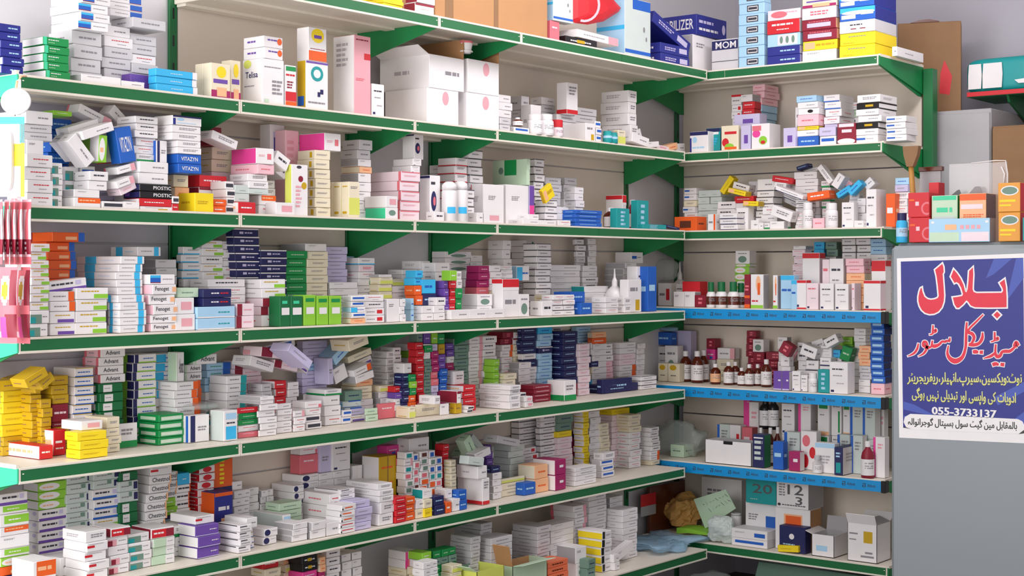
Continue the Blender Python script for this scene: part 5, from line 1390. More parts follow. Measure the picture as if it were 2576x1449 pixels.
# ---------------------------------------------------------------- refrigerator, poster and what stands on it
yF = -1.5
xF = x_at(2240, yF); zF = z_at(611, xF, yF); WF, DF = .70, .60
fr = empty('refrigerator', (xF, yF, 0)); tag(fr, 'grey upright refrigerator with the blue poster on its door', 'refrigerator')
b = MB(); b.box((0, .055, .06), (WF, DF, zF), 'st', .012); b.build('cabinet', fr)
b = MB(); b.box((.0, 0, .10), (WF, .05, zF - .012), 'st', .014); b.build('door', fr)
b = MB(); b.box((.012, .045, .1), (WF - .012, .058, zF - .02), 'dg'); b.build('door_gasket', fr)
for k, (fx, fy) in enumerate(((.06, .1), (WF - .06, .1), (.06, DF - .06), (WF - .06, DF - .06))):
    b = MB(); b.lathe([(.022, 0), (.025, .012), (.014, .02), (.014, .062)], 'dg', 12, cx=fx, cy=fy); b.build('foot', fr)
b = MB(); b.box((WF - .035, -.03, .85), (WF - .015, -.004, 1.25), 'sv', .004); b.build('handle', fr)
# poster: paper, printed field and lettering, measured on the door's plane
pb = MB()
def pp(px, py, k): return on_yplane(px, py, yF - .0012 - .00025 * k)
def ppoly(pts, c, k): pb.poly([pp(x, y, k) for x, y in pts], c)
q = [on_yplane(x, y, yF - .0012) for x, y in ((2256, 650), (2590, 637), (2592, 1116), (2262, 1101))]
n = len(pb.v); pb.v += [tuple(v) for v in q] + [(v.x, v.y + .001, v.z) for v in q]; kk = pb.mi('w')
for f in ((0, 1, 2, 3), (7, 6, 5, 4), (0, 4, 5, 1), (1, 5, 6, 2), (2, 6, 7, 3), (3, 7, 4, 0)): pb.f.append(tuple(n + i for i in f)); pb.m.append(kk)
ppoly(((2266, 658), (2574, 648.5), (2578, 1089), (2272, 1076)), 'fb', 1)
for pts in (((2500, 652), (2546, 650.5), (2500, 690), (2480, 700)), ((2556, 650), (2574, 649), (2575, 700), (2530, 760)), ((2273, 1010), (2300, 1018), (2360, 1050), (2273, 1030)), ((2500, 1000), (2577, 960), (2577, 985), (2510, 1020)), ((2545, 1060), (2577, 1035), (2577, 1075)), ((2274, 1045), (2330, 1058), (2274, 1060))):
    ppoly(pts, 'ltb', 2)  # lighter streaks: printed rays, partly reflections painted into the blue
Z2 = lambda x, y: (2230 + x * .21398, 620 + y * .21398)
def offset(pts, d):
    out = []; N = len(pts); A = sum(pts[i][0] * pts[(i + 1) % N][1] - pts[(i + 1) % N][0] * pts[i][1] for i in range(N)); s_ = 1 if A > 0 else -1
    for i in range(N):
        p, c_, nx_ = Vector(pts[i - 1]), Vector(pts[i]), Vector(pts[(i + 1) % N]); e1 = (c_ - p).normalized(); e2 = (nx_ - c_).normalized()
        n1, n2 = Vector((e1.y, -e1.x)) * s_, Vector((e2.y, -e2.x)) * s_; m_ = n1 + n2; L_ = m_.length
        m_ = m_ / L_ if L_ > .05 else n1; out.append(tuple(c_ + m_ * d / max(.5, m_.dot(n1))))
    return out
def tess(pts, c, k):
    from mathutils.geometry import tessellate_polygon
    w_ = [pp(*Z2(x, y), k) for x, y in pts]; n = len(pb.v); pb.v += [tuple(v) for v in w_]; kk = pb.mi(c)
    for t in tessellate_polygon([[Vector((x, y, 0)) for x, y in pts]]): pb.f.append(tuple(n + i for i in t)); pb.m.append(kk)
BIG = [[(655, 205), (668, 240), (672, 300), (660, 322), (672, 480), (678, 580), (672, 650), (650, 715), (610, 765), (560, 790), (505, 795), (455, 780), (415, 745), (390, 700), (376, 645), (376, 590), (388, 530), (402, 492), (415, 485), (422, 530), (445, 590), (480, 618), (520, 628), (565, 622), (605, 605), (615, 580), (605, 470), (590, 350), (572, 275), (620, 235)],
       [(790, 272), (825, 310), (870, 375), (905, 450), (925, 530), (940, 540), (955, 500), (965, 400), (972, 290), (1016, 245), (1020, 330), (1015, 430), (1012, 505), (1025, 535), (1060, 548), (1355, 545), (1372, 520), (1365, 490), (1330, 428), (1388, 385), (1405, 480), (1412, 600), (1412, 715), (1200, 718), (1040, 714), (992, 695), (960, 650), (940, 632), (900, 680), (850, 722), (825, 720), (800, 680), (780, 600), (840, 592), (890, 582), (900, 560), (880, 490), (850, 435), (822, 418), (800, 430), (757, 355)],
       [(1300, 765), (1342, 805), (1300, 848), (1258, 805)]]
for g in BIG: tess(offset(g, 17), 'w', 3); tess(g, 'fr', 4)
STR = [[(1555, 1165, 15), (1525, 1125, 20), (1500, 1170, 14), (1535, 1180, 12)], [(1510, 1180, 14), (1455, 1228, 20), (1400, 1232, 22), (1360, 1240, 18), (1335, 1285, 22), (1300, 1292, 24), (1280, 1250, 16), (1285, 1150, 12)], [(1290, 1240, 14), (1235, 1285, 18), (1180, 1305, 12), (1140, 1316, 5)], [(1272, 1005, 12), (1272, 1060, 14), (1268, 1105, 12), (1225, 1122, 7)], [(1270, 1108, 8), (1315, 1095, 10), (1308, 1066, 9), (1278, 1090, 8)],
       [(1245, 1392, 22), (1285, 1380, 24), (1320, 1392, 14)], [(1340, 1385, 22), (1385, 1392, 24)], [(1015, 1240, 20), (1050, 1238, 26), (1080, 1245, 14)], [(1095, 1242, 20), (1135, 1245, 24)],
       [(1130, 1010, 10), (1125, 1080, 20), (1085, 1140, 20), (1020, 1158, 22), (965, 1150, 20)], [(1138, 800, 9), (1060, 880, 13), (975, 965, 14), (960, 1010, 18), (1005, 1025, 22), (1030, 1070, 20), (1010, 1125, 16), (985, 1150, 12)], [(945, 890, 12), (938, 980, 16), (935, 1100, 18), (928, 1200, 17), (895, 1295, 22), (840, 1340, 30), (790, 1345, 32), (740, 1310, 24), (716, 1250, 16), (728, 1165, 8)],
       [(745, 1070, 9), (742, 1112, 13), (708, 1108, 14), (690, 1122, 14), (655, 1118, 15), (615, 1155, 18), (565, 1172, 24), (535, 1160, 17), (540, 1105, 10)], [(540, 1165, 14), (500, 1190, 15), (465, 1180, 18), (430, 1165, 15), (440, 1125, 20), (470, 1130, 16), (475, 1190, 16), (440, 1255, 14), (375, 1292, 5)], [(375, 1140, 9), (360, 1205, 15), (320, 1258, 14), (250, 1290, 5)], [(547, 925, 10), (545, 985, 13), (538, 1028, 11), (505, 1035, 7)], [(540, 1022, 8), (585, 1000, 10), (578, 972, 9), (548, 1002, 8)]]
def ribbon(st, grow, c, k):
    N = len(st)
    fine = []
    for i in range(N - 1):
        p0, p1, p2, p3 = st[max(i - 1, 0)], st[i], st[i + 1], st[min(i + 2, N - 1)]
        for j in range(5):
            t = j / 5; fine.append(tuple(.5 * ((2 * p1[a]) + (p2[a] - p0[a]) * t + (2 * p0[a] - 5 * p1[a] + 4 * p2[a] - p3[a]) * t * t + (3 * p1[a] - p0[a] - 3 * p2[a] + p3[a]) * t ** 3) for a in range(3)))
    fine.append(st[-1])
    Lp, Rp = [], []
    for i, (x, y, w_) in enumerate(fine):
        a, c2 = fine[max(i - 1, 0)], fine[min(i + 1, len(fine) - 1)]; d = Vector((c2[0] - a[0], c2[1] - a[1])); d = d.normalized() if d.length else Vector((1, 0))
        h = w_ * .92 + grow; ex = grow if i in (0, len(fine) - 1) else 0; sg_ = -1 if i == 0 else 1
        cx_, cy_ = x + d.x * ex * sg_, y + d.y * ex * sg_
        Lp.append((cx_ - d.y * h, cy_ + d.x * h)); Rp.append((cx_ + d.y * h, cy_ - d.x * h))
    for i in range(len(fine) - 1):
        pb.poly([pp(*Z2(*Lp[i]), k), pp(*Z2(*Lp[i + 1]), k), pp(*Z2(*Rp[i + 1]), k), pp(*Z2(*Rp[i]), k)], c)
for st in STR: ribbon(st, 9, 'w', 3 + .2 * (STR.index(st) % 4))
for st in STR: ribbon(st, 0, 'fr', 4 + .2 * (STR.index(st) % 4))
# the small lines, joined letter by letter from the built-in typeface
FORMS = {'ا': 'ﺍﺎ', 'ب': 'ﺏﺐﺑﺒ', 'پ': 'ﭖﭗﭘﭙ', 'ت': 'ﺕﺖﺗﺘ', 'ٹ': 'ﭦﭧﭨﭩ', 'ج': 'ﺝﺞﺟﺠ', 'د': 'ﺩﺪ', 'ر': 'ﺭﺮ', 'س': 'ﺱﺲﺳﺴ', 'ف': 'ﻑﻒﻓﻔ', 'ق': 'ﻕﻖﻗﻘ', 'ک': 'ﮎﮏﮐﮑ', 'گ': 'ﮒﮓﮔﮕ', 'ل': 'ﻝﻞﻟﻠ', 'م': 'ﻡﻢﻣﻤ', 'ن': 'ﻥﻦﻧﻨ', 'ں': 'ﮞﮟﻧﻨ', 'و': 'ﻭﻮ', 'ہ': 'ﮦﮧﮨﮩ', 'ی': 'ﯼﯽﯾﯿ'}
def shape(txt):
    out = []
    for i, ch in enumerate(txt):
        if ch not in FORMS: out.append(ch); continue
        prev = i > 0 and txt[i - 1] in FORMS and len(FORMS[txt[i - 1]]) == 4
        nxt = i + 1 < len(txt) and txt[i + 1] in FORMS and len(FORMS[ch]) == 4
        F_ = FORMS[ch]; out.append(F_[3] if prev and nxt else F_[1] if prev else F_[2] if nxt else F_[0])
    return ''.join(out[::-1])
def line(txt, x0, y0, x1, y1, h0, h1, c, k, dx=0, dy=0):
    """lettering between two points of the baseline, h0/h1 tall"""
    vs, fs = word(txt); n = len(pb.v); kk = pb.mi(c)
    for u, v in vs:
        x = x0 + (x1 - x0) * u; y = y0 + (y1 - y0) * u - (h0 + (h1 - h0) * u) * v
        pb.v.append(tuple(pp(x + dx, y + dy, k)))
    for f in fs: pb.f.append(tuple(n + i for i in f)); pb.m.append(kk)
for txt, a in ((shape('نوٹ:ویکسین،سیرپ،انہیلر،ریفریجریٹر'), (2282, 970, 2570, 974, 34, 36)), (shape('ادویات کی واپسی اور تبدیلی نہیں ہوگی'), (2294, 1010, 2555, 1024, 36, 40))):
    line(txt, *a, 'bk', 3, 1.2, 1.4); line(txt, *a, 'fy', 4); line(txt, *a, 'fy', 4.4, .7, 0)
line('055-3733137', 2344, 1042, 2506, 1052, 19, 20, 'dg', 3, 1.2, 1.2)
for d_ in (0, .8, 1.5): line('055-3733137', 2344, 1042, 2506, 1052, 19, 20, 'w', 4 + d_ * .3, d_ - .4, 0)
pill = [(2294 - 18 * math.cos(a), 1058 - 18 * math.sin(a)) for a in [math.pi / 2 - i * math.pi / 10 for i in range(11)]]
ppoly([(2290, 1041), (2560, 1054), (2572, 1060), (2578, 1072), (2577, 1092), (2290, 1080), (2279, 1074), (2273, 1062), (2276, 1049)], 'w', 3)
ppoly([(2273, 1073), (2292, 1078.5), (2273, 1076)], 'bk', 4); ppoly([(2562, 1092), (2578, 1080), (2578, 1090)], 'bk', 4)
t_ = shape('بالمقابل مین گیٹ سول ہسپتال گوجرانوالہ')
line(t_, 2284, 1075, 2558, 1087, 26, 28, 'bk', 4); line(t_, 2284, 1075, 2558, 1087, 26, 28, 'bk', 4.4, .6, 0)
tag(pb.build('poster', fix=False), 'blue and white shop poster with big red lettering on the refrigerator door', 'poster')
ROWS['G'] = ('R', zF, 1.5, 9); ROWN['G'] = 'on the refrigerator'
run('''
B G 2269 29 536 frs t=.05
G 2286 2340 2344 546 rdp t=.05 dep=.1
G 2284 2338 2342 483 rdp t=.05 dep=.1 on=546
G 2336 2362 2368 458 rdd t=.19 dep=.06
G 2343 2409 2414 490 ggl t=.06 dep=.09
G 2413 2481 2508 485 pgl t=.06 dep=.1
G 2512 2569 2574 458 gor*2 t=.05 dep=.09
G 2572 2600 2606 546 tls t=.02 dep=.05
''')
# clear display tray around the green and peach cartons
x0, x1 = x_at(2337, yF + .045), x_at(2490, yF + .045)
tr = empty('display_tray', (x0, yF + .045, zF + .001)); tag(tr, 'clear plastic display tray holding the green and peach cartons on the refrigerator', 'tray')
W = x1 - x0; hz = z_at(552, x0, yF + .045) - zF; hb = z_at(408, x1, yF + .17) - zF
b = MB(); b.box((0, 0, 0), (W, .125, .002), 'clear'); b.box((0, .002, 0), (.002, .125, hz), 'clear'); b.box((W - .002, .002, 0), (W, .125, hz), 'clear'); b.build('tray_bottom', tr)
b = MB(); b.box((0, -.001, 0), (W, .001, hz), 'sk', .0005)
b.poly([(.004, -.0013, .003), (W * .5, -.0013, .003), (W * .5, -.0013, hz * .42), (.004, -.0013, hz * .42)], 'pg'); b.poly([(W * .54, -.0013, .003), (W - .003, -.0013, .003), (W - .003, -.0013, hz * .42), (W * .54, -.0013, hz * .42)], 'wp')
b.poly([(W * .27, -.0015, hz * .52), (W * .46, -.0015, hz * .52), (W * .46, -.0015, hz * .75), (W * .27, -.0015, hz * .75)], 'pe')
for k in range(4): b.poly([(W * (.52 + k * .09), -.0015, hz * .55), (W * (.58 + k * .09), -.0015, hz * .55), (W * (.58 + k * .09), -.0015, hz * .72), (W * (.52 + k * .09), -.0015, hz * .72)], 'ppk')
for k in (.04, .93): b.poly([(W * k, -.0016, hz * .8), (W * (k + .05), -.0016, hz * .8), (W * (k + .05), -.0016, hz * .9), (W * k, -.0016, hz * .9)], 'w')
b.build('front_panel', tr, fix=False)
b = MB(); b.box((.03, .122, 0), (W + .02, .125, hb), 'clear'); b.build('backboard', tr)
b = MB(); b.tube([(W * .5, .12, hb), (W * .9, .12, hb + .006), (W + .016, .118, hb + .004), (W + .024, .118, hb * .85), (W + .022, .118, 0)], .0022, 'gloss'); b.tube([(W + .0, .118, hb * .94), (W + .012, .118, hb * .85), (W + .008, .118, hb * .7)], .003, 'gloss'); b.build('rim', tr, True)
# wooden handled brush standing behind, and a dark framed board
x, y = spot('G', 2302, .175)
zt = z_at(418, x, y); b_ = empty('brush', (x, y, zF + .0005)); tag(b_, 'wooden handled brush standing head up behind the red cartons', 'brush')
b = MB(); b.tube([(0, 0, .001), (-.006, 0, (zt - zF) * .5), (-.017, 0, zt - zF)], .0105, 'wood', 10); b.build('handle', b_, True)
h2 = z_at(368, x, y) - zF; z1_ = zt - zF
b = MB(); b.prism([(-.030, z1_ - .002), (-.004, z1_ - .002), (.014, z1_ + (h2 - z1_) * .55), (.020, h2), (-.046, h2), (-.042, z1_ + (h2 - z1_) * .55)], 1, -.014, .014, 'kd'); b.build('head', b_)
xa_, xb_ = spot('G', 2314, .27)[0], spot('G', 2366, .27)[0]; y = yF + .27; zt = z_at(424, xa_, y)
bd = empty('framed_board', (xa_, y, zF + .001)); tag(bd, 'small grey board with brown top rail behind the red cartons on the refrigerator', 'board')
b = MB(); b.box((0, 0, 0), (xb_ - xa_, .01, zt - zF - .014), 'gy'); b.build('board', bd)
b = MB(); b.box((-.004, -.006, zt - zF - .014), (xb_ - xa_ + .01, .014, zt - zF + .004), 'br', .002); b.build('top_rail', bd)
# ---------------------------------------------------------------- behind the corner rack, right
yc = .07
xc0, xc1 = x_at(2262, yc), x_at(2491, yc); zc = z_at(276, x_at(2420, yc), yc)
cb = empty('storage_cabinet', (xc0, yc, 0)); tag(cb, 'tall pale grey cabinet behind the corner rack carrying the brown carton', 'cabinet')
b = MB(); b.box((0, .012, .05), (xc1 - xc0, .5, zc), 'gy', .004); b.build('body', cb)
b = MB(); b.box((.01, 0, .08), (xc1 - xc0 - .004, .012, zc - .02), 'gy', .003); b.build('door', cb)
b = MB(); b.box((0.0, .02, 0), (xc1 - xc0, .48, .05), 'dg'); b.build('plinth', cb)
xk0, xk1 = x_at(2258, yc + .04), x_at(2406, yc + .04); hk = z_at(44, xk1, yc + .04) - zc
ct = empty('brown_carton', (xk0, yc + .04, zc + .001)); tag(ct, 'big brown cardboard carton with torn top flap behind the corner rack', 'carton')
b = MB(); ct.rotation_euler = (0, 0, .36); b.box((0, 0, 0), (xk1 - xk0, .15, hk), 'kd', .003); b.build('body', ct)
b = MB(); b.prism([(.06, hk), (.10, hk + .012), (.15, hk + .016), (.20, hk + .004), (.2, hk)], 1, -.002, .02, 'br'); b.build('flap', ct)
b = MB(); w_ = xk1 - xk0
b.prism([(w_ * .66, hk * .22), (w_ * .82, hk * .2), (w_ * .86, hk * .4), (w_ * .74, hk * .58), (w_ * .68, hk * .44)], 1, -.0008, -.0002, 'rd'); b.build('printed_mark', ct)
yw = .24; xs0 = x_at(2432, yw); zs = z_at(236, xs0, yw)
ws = empty('wall_shelf', (xs0, yw, zs)); tag(ws, 'green wall shelf with red front edge at the far right', 'shelf')
b = MB(); b.box((0, .006, -.018), (.75, YW - yw - .001, 0), 'dn'); b.build('board', ws)
b = MB(); b.box((0, 0, -.016), (.75, .006, .006), 'rd', .001); b.build('front_edge', ws)
for k, bx in enumerate((.19, .6)):
    b = MB(); b.prism([(.02, -.018), (YW - yw - .001, -.018), (YW - yw - .001, -.16), (YW - yw - .05, -.15), (.04, -.05)], 0, bx, bx + .012, 'sg'); b.build('bracket', ws)
def lump(name, pts_fn, c, label, cat, loc, smooth=True, parts=()):
    b = MB(); pts_fn(b); o = b.build(name, None, smooth, loc); tag(o, label, cat); return o
def pillow(b, W, D, H, c, e=.45, seg=20, rings=12):
    """a soft rounded block, base at z=0"""
    n = len(b.v); k = b.mi(c); sp = lambda v, p: math.copysign(abs(v) ** p, v)
    for i in range(rings + 1):
        ph = -math.pi / 2 + math.pi * i / rings
        for j in range(seg):
            th = 2 * math.pi * j / seg
            b.v.append((W / 2 * sp(math.cos(ph), e) * sp(math.cos(th), e), D / 2 * sp(math.cos(ph), e) * sp(math.sin(th), e), H / 2 + H / 2 * sp(math.sin(ph), e)))
    for i in range(rings):
        for j in range(seg): j2 = (j + 1) % seg; b.f.append((n + i * seg + j, n + i * seg + j2, n + (i + 1) * seg + j2, n + (i + 1) * seg + j)); b.m.append(k)
from mathutils import noise
def crumple(b, W, D, H, c, amp=.2, sc_=7, seg=34, rings=20, seed=0, e=.75):
    pillow(b, W, D, H, c, e, seg, rings); n0 = len(b.v) - (rings + 1) * seg
    for i in range(n0, len(b.v)):
        p = Vector(b.v[i]); q_ = Vector((p.x, p.y, p.z - H / 2)); nn = noise.noise(p * sc_ + Vector((seed, seed * 2, 0))) + .6 * abs(noise.noise(p * sc_ * 2.7 + Vector((0, seed, 3)))) - .2
        q_ *= 1 + amp * nn; b.v[i] = (q_.x, q_.y, max(0.0, q_.z + H / 2))
xd0, xd1 = x_at(2424, yw + .03), x_at(2640, yw + .03); hd = z_at(150, xd0, yw + .03) - zs
dp = empty('nappy_pack', ((xd0 + xd1) / 2, yw + .14, zs + .001)); tag(dp, 'teal plastic pack of nappies with white windows on the red edged wall shelf', 'pack')
b = MB(); pillow(b, xd1 - xd0, .22, hd, 'tl', .35, 28, 16); b.build('pack', dp, True)
for k, (a0, a1) in enumerate(((2436, 2468), (2472, 2520))):
    b = MB(); u0, u1 = x_at(a0, yw + .02) - (xd0 + xd1) / 2, x_at(a1, yw + .02) - (xd0 + xd1) / 2
    b.prism([(u0, hd * .12), (u1, hd * .12), (u1 + .004, hd * .5), (u1, hd * .82), (u0 + .004, hd * .82), (u0, hd * .5)], 1, -.122, -.117, 'w'); b.build('window', dp)
b = MB(); u0 = x_at(2552, yw + .02) - (xd0 + xd1) / 2; b.prism([(u0, hd * .3), (u0 + .02, hd * .2), (u0 + .09, hd * .2), (u0 + .09, hd * .34)], 1, -.122, -.117, 'w'); b.build('printed_band', dp)
yq = .07; xq = xc1; zq = z_at(318, xq, yq)
wc_ = empty('wooden_cupboard', (xq + .006, yq, 0)); tag(wc_, 'dull brown cupboard at the far right beside the grey cabinet', 'cupboard')
b = MB(); b.box((0, .015, .0), (.7, YW - yq - .01, zq), 'kd', .003); b.build('body', wc_); b = MB(); b.box((.004, 0, .04), (.345, .015, zq - .01), 'kd', .002); b.build('door', wc_); b = MB(); b.box((.355, 0, .04), (.696, .015, zq - .01), 'kd', .002); b.build('door', wc_)
# ---------------------------------------------------------------- hanging goods at the left end, in front of the rack
xh = .455
hp_ = on_xplane(42, 200, xh)
rz_ = PSI - .15
def hang(name, px, py, label, cat, group=None, turn=0, x=xh):
    p = on_xplane(px, py, x); o = empty(name, p, rz_ + turn); tag(o, label, cat, group); return o, depth_of(p.x, p.y) / FPX
o, m1 = hang('hanging_clip_strip', 46, 200, 'white plastic hook strip hanging from the second shelf at the far left', 'hook strip')
b = MB(); b.box((-.006, .004, -480 * m1), (.006, .006, 0), 'w'); b.build('strip', o)
b = MB(); b.tube([(0, .005, 0), (0, .02, .012), (0, .05, .016)], .0025, 'pe'); b.build('hook', o, True)
b = MB(); b.tube([(-.01, -.002, -92 * m1), (.0, -.004, -75 * m1), (.006, .004, -68 * m1)], .0015, 'dg'); b.build('wire', o, True)
o, m1 = hang('hanging_disc', 40, 255, 'round white disc hanging from the clip strip at the far left', 'disc')
b = MB(); r_ = 40 * m1; b.lathe([(r_ * .2, -.006), (r_ * .92, -.006), (r_, -.003), (r_, .003), (r_ * .9, .006), (r_ * .2, .006)], 'gloss', 40); ob = b.build('plate', o, True); ob.rotation_euler = (math.pi / 2, 0, 0); ob.scale = (1, .84, 1)
b = MB(); b.tube([(0, 0, r_ * .8), (.004, 0, r_ * 1.3)], .0035, 'pe'); b.build('hanger', o, True)
o, m1 = hang('hanging_blister_card', 28, 300, 'white blister card with cyan top and yellow edge hanging below the disc', 'blister card', turn=.1)
b = MB(); b.box((-34 * m1, 0, -195 * m1), (34 * m1, .0015, 6 * m1), 'w', .0004)
for r4, c in (((-34, 34, -12, 6), 'cy'), ((24, 34, -195, -12), 'ye'), ((2, 24, -118, -62), 'ye'), ((-2, 8, -80, -64), 'cy'), ((22, 34, -60, -12), 'cy')):
    b.poly([(r4[0] * m1, -.0003, r4[2] * m1), (r4[1] * m1, -.0003, r4[2] * m1), (r4[1] * m1, -.0003, r4[3] * m1), (r4[0] * m1, -.0003, r4[3] * m1)], c)
b.build('card', o, fix=False)
b = MB(); pillow(b, 36 * m1, .03, 150 * m1, 'gloss', .5); ob = b.build('blister', o, True); ob.location = (-10 * m1, -.006, -180 * m1)
def pouch(o, W, H, T, bands, seg=14, rows=26):
    """sealed sachet hanging from its top edge: flat crimped ends, swollen middle"""
    b = MB(); n = 0
    for s_ in (-1, 1):
        n = len(b.v)
        for i in range(rows + 1):
            v = i / rows; f = math.sin(math.pi * min(1, max(0, (v - .07) / .86))) ** .6 if .07 < v < .93 else 0
            for j in range(seg + 1):
                u = j / seg; g = math.sin(math.pi * u) ** .6
                wob = .0012 * math.sin(u * 40 + v * 9) * f
                b.v.append(((u - .5) * W * (1 - .1 * f), s_ * (T / 2 * f * g + .0004) + wob, -v * H))
        for i in range(rows):
            for j in range(seg):
                u, v = (j + .5) / seg, (i + .5) / rows; c = bands(u, v)
                q = (n + i * (seg + 1) + j, n + i * (seg + 1) + j + 1, n + (i + 1) * (seg + 1) + j + 1, n + (i + 1) * (seg + 1) + j)
                b.f.append(q if s_ < 0 else q[::-1]); b.m.append(b.mi(c))
    b.build('sachet_body', o, True)
def redband(u, v):  # printed bands, the upper ones paled by daylight glare painted in
    if v < .04: return 'lp'
    if v < .14: return 'co'
    if v < .6: return 'wp' if (u * 2.2 + v * .3) % 1 < .55 else 'co'
    if v < .84: return 'wp' if (int(u * 7) % 3 == 1 and int(v * 26) % 2) else 'dr' if u > .25 else 'co'
    return 'lp' if v < .9 else 'co'
for k, (px, turn) in enumerate(((2, .9), (17, .85), (32, .8), (47, .7), (64, .4))):
    o, m1 = hang('hanging_sachet', px, 502, '', 'sachet', 'red sachets in the upper hanging fan', -turn, xh + .002 * k)
    o['label'] = ['leftmost red sachet of the upper hanging fan, cut by the frame', 'second red sachet from left in the upper hanging fan', 'middle red sachet of the five in the upper hanging fan', 'fourth red sachet from left in the upper hanging fan', 'rightmost red sachet of the upper fan, turned to the front'][k]
    pouch(o, 44 * m1, 163 * m1, .014, redband)
def redband2(u, v):
    if v < .05 or v > .94: return 'co'
    if (u - .5) ** 2 / .06 + (v - .3) ** 2 / .035 < 1: return 'w' if (u - .5) ** 2 / .02 + (v - .3) ** 2 / .012 > 1 else 'my'
    if v < .5: return 'lp' if u < .25 else 'co' if u < .7 else 'dr'
    return 'hp' if .25 < u < .6 and v > .66 else 'dr' if v > .6 and u > .5 else 'lp' if v > .86 else 'co'
for k, (px, turn, lab) in enumerate(((16, .1, 'white and pink sachet hanging at lower far left, cut by the frame'), (58, .45, 'red and pink sachet hanging in front of the fourth shelf end'))):
    o, m1 = hang('hanging_sachet', px, 672, lab, 'sachet', 'red sachets hanging at lower left', -turn, xh + .004 + .012 * (1 - k))
    pouch(o, 62 * m1 if k == 0 else 56 * m1, 192 * m1, .02, redband2)
# ---------------------------------------------------------------- open cartons, wraps and other odd things
def open_box(name, row, xl, xe, xr, yt, t, label, dep=None, code='w', inner='gy', flaps=(), dec=(), on=None):
    kind, z0, D, cap = ROWS[row]; x, y = spot(row, xe, t); W, Dp = dims(row, xl, xe, xr, x, y)
    if dep: Dp = dep
    H = z_at(yt, x, y) - z0 if on is None else z_at(yt, x, y) - z_at(on, x, y); zb = z0 + .0018 if on is None else z_at(on, x, y); s = .0022
    root = empty(name, (x - Dp / 2, y + W / 2, zb) if kind == 'S' else (x - W / 2, y + Dp / 2, zb), math.pi / 2 if kind == 'S' else 0); tag(root, label, 'carton')
    b = MB(); w2, d2 = W / 2, Dp / 2
    b.box((-w2, -d2, 0), (w2, d2, s), inner); b.box((-w2, -d2, 0), (w2, -d2 + s, H), code); b.box((-w2, d2 - s, 0), (w2, d2, H), inner); b.box((-w2, -d2, 0), (-w2 + s, d2, H), code); b.box((w2 - s, -d2, 0), (w2, d2, H), code)
    for f_, u0, u1, v0, v1, c in dec:
        if f_ == 'f': b.poly([(-w2 + u * W, -d2 - .0005, v * H) for u, v in ((u0, v0), (u1, v0), (u1, v1), (u0, v1))], c)
        else: b.poly([((-w2 - .0005) if kind == 'S' else w2 + .0005, d2 - u * Dp if kind == 'S' else -d2 + u * Dp, v * H) for u, v in ((u0, v0), (u1, v0), (u1, v1), (u0, v1))], c)
    b.build('box', root, fix=False)
    for side_, L_, ang, c in flaps:            # side of the mouth, length, angle up from horizontal outward
        b = MB(); a = math.radians(ang)
        if side_ in 'lr':
            sg_ = -1 if side_ == 'l' else 1; b.prism([(sg_ * w2, H), (sg_ * w2 + sg_ * L_ * math.cos(a), H + L_ * math.sin(a)), (sg_ * w2 + sg_ * (L_ * math.cos(a) + .002), H + L_ * math.sin(a) - .002), (sg_ * w2 + sg_ * .001, H - .002)], 1, -d2 * .98, d2 * .98, c)
        else:
            sg_ = -1 if side_ == 'f' else 1; b.prism([(sg_ * d2, H), (sg_ * d2 + sg_ * L_ * math.cos(a), H + L_ * math.sin(a)), (sg_ * d2 + sg_ * (L_ * math.cos(a) + .002), H + L_ * math.sin(a) - .002), (sg_ * d2 + sg_ * .001, H - .002)], 0, -w2 * .98, w2 * .98, c)
        b.build('flap', root)
    BOXES.setdefault(row, []).append(((y, y + W, x - Dp, x) if kind == 'S' else (x - W, x, y, y + Dp)) + (zb, zb + H))
    return root
open_box('open_carton', 'R5', 1774, 1890, 1896, 1116, .025, 'low white open tray with notched front on the sixth corner rack shelf', .12, 'w', 'gy', dec=(('f', .4, .6, .86, 1.0, 'bk'),))
open_box('open_carton', 'R6', 2042, 2098, 2134, 1350, .03, 'open white carton with raised grey back flap beside the yellow square carton', None, 'w', 'gy', (('b', .07, 80, 'gy'), ('l', .045, 20, 'w')), (('f', .2, .7, .25, .5, 'sk'),))
open_box('open_carton', 'R6', 2132, 2206, 2240, 1322, .03, 'white open carton with yellow square at the right end of the bottom shelf', None, 'w', 'gy', (('f', .05, 65, 'w'), ('b', .06, 35, 'w'), ('r', .06, 160, 'gy')), (('f', .55, .85, .5, .8, 'my'), ('f', .45, .9, .12, .17, 'gt2'), ('f', .6, .85, .22, .27, 'gt2'), ('f', .06, .35, .7, .74, 'gt2'), ('f', .06, .3, .55, .58, 'gt2')))
open_box('open_carton', 'S6', 1270, 1290, 1376, 1426, .07, 'open pale green carton with raised kraft flap on the bottom shelf', .1, 'pg', 'kr', (('l', .09, 75, 'kr'), ('f', .05, 10, 'pg')))
open_box('open_carton', 'S6', 1180, 1200, 1268, 1440, .05, 'open flattened green carton at the lower edge of the photo', .14, 'lm', 'gt', (('l', .05, 30, 'pg'),))
def blob(name, row, px, t, wpx, ytop, c, label, cat, dep=.1, amp=.25, sc_=9, seed=1, lift=0, e=.75, on=None):
    x, y = spot(row, px, t)
    if on: lift = z_at(on, x, y) - ROWS[row][1]
    xa_, ya_ = spot(row, px - wpx / 2, t); xb_, yb_ = spot(row, px + wpx / 2, t)
    W = math.hypot(xb_ - xa_, yb_ - ya_); H = z_at(ytop, x, y) - ROWS[row][1] - lift
    kind = ROWS[row][0]
    b = MB(); crumple(b, W, dep, H, c, amp, sc_, seed=seed, e=e); o = b.build(name, None, c in ('bag', 'bluebag'), (x, y, ROWS[row][1] + .002 + lift)); o.rotation_euler = (0, 0, math.pi / 2 if kind == 'S' else 0)
    return tag(o, label, cat)
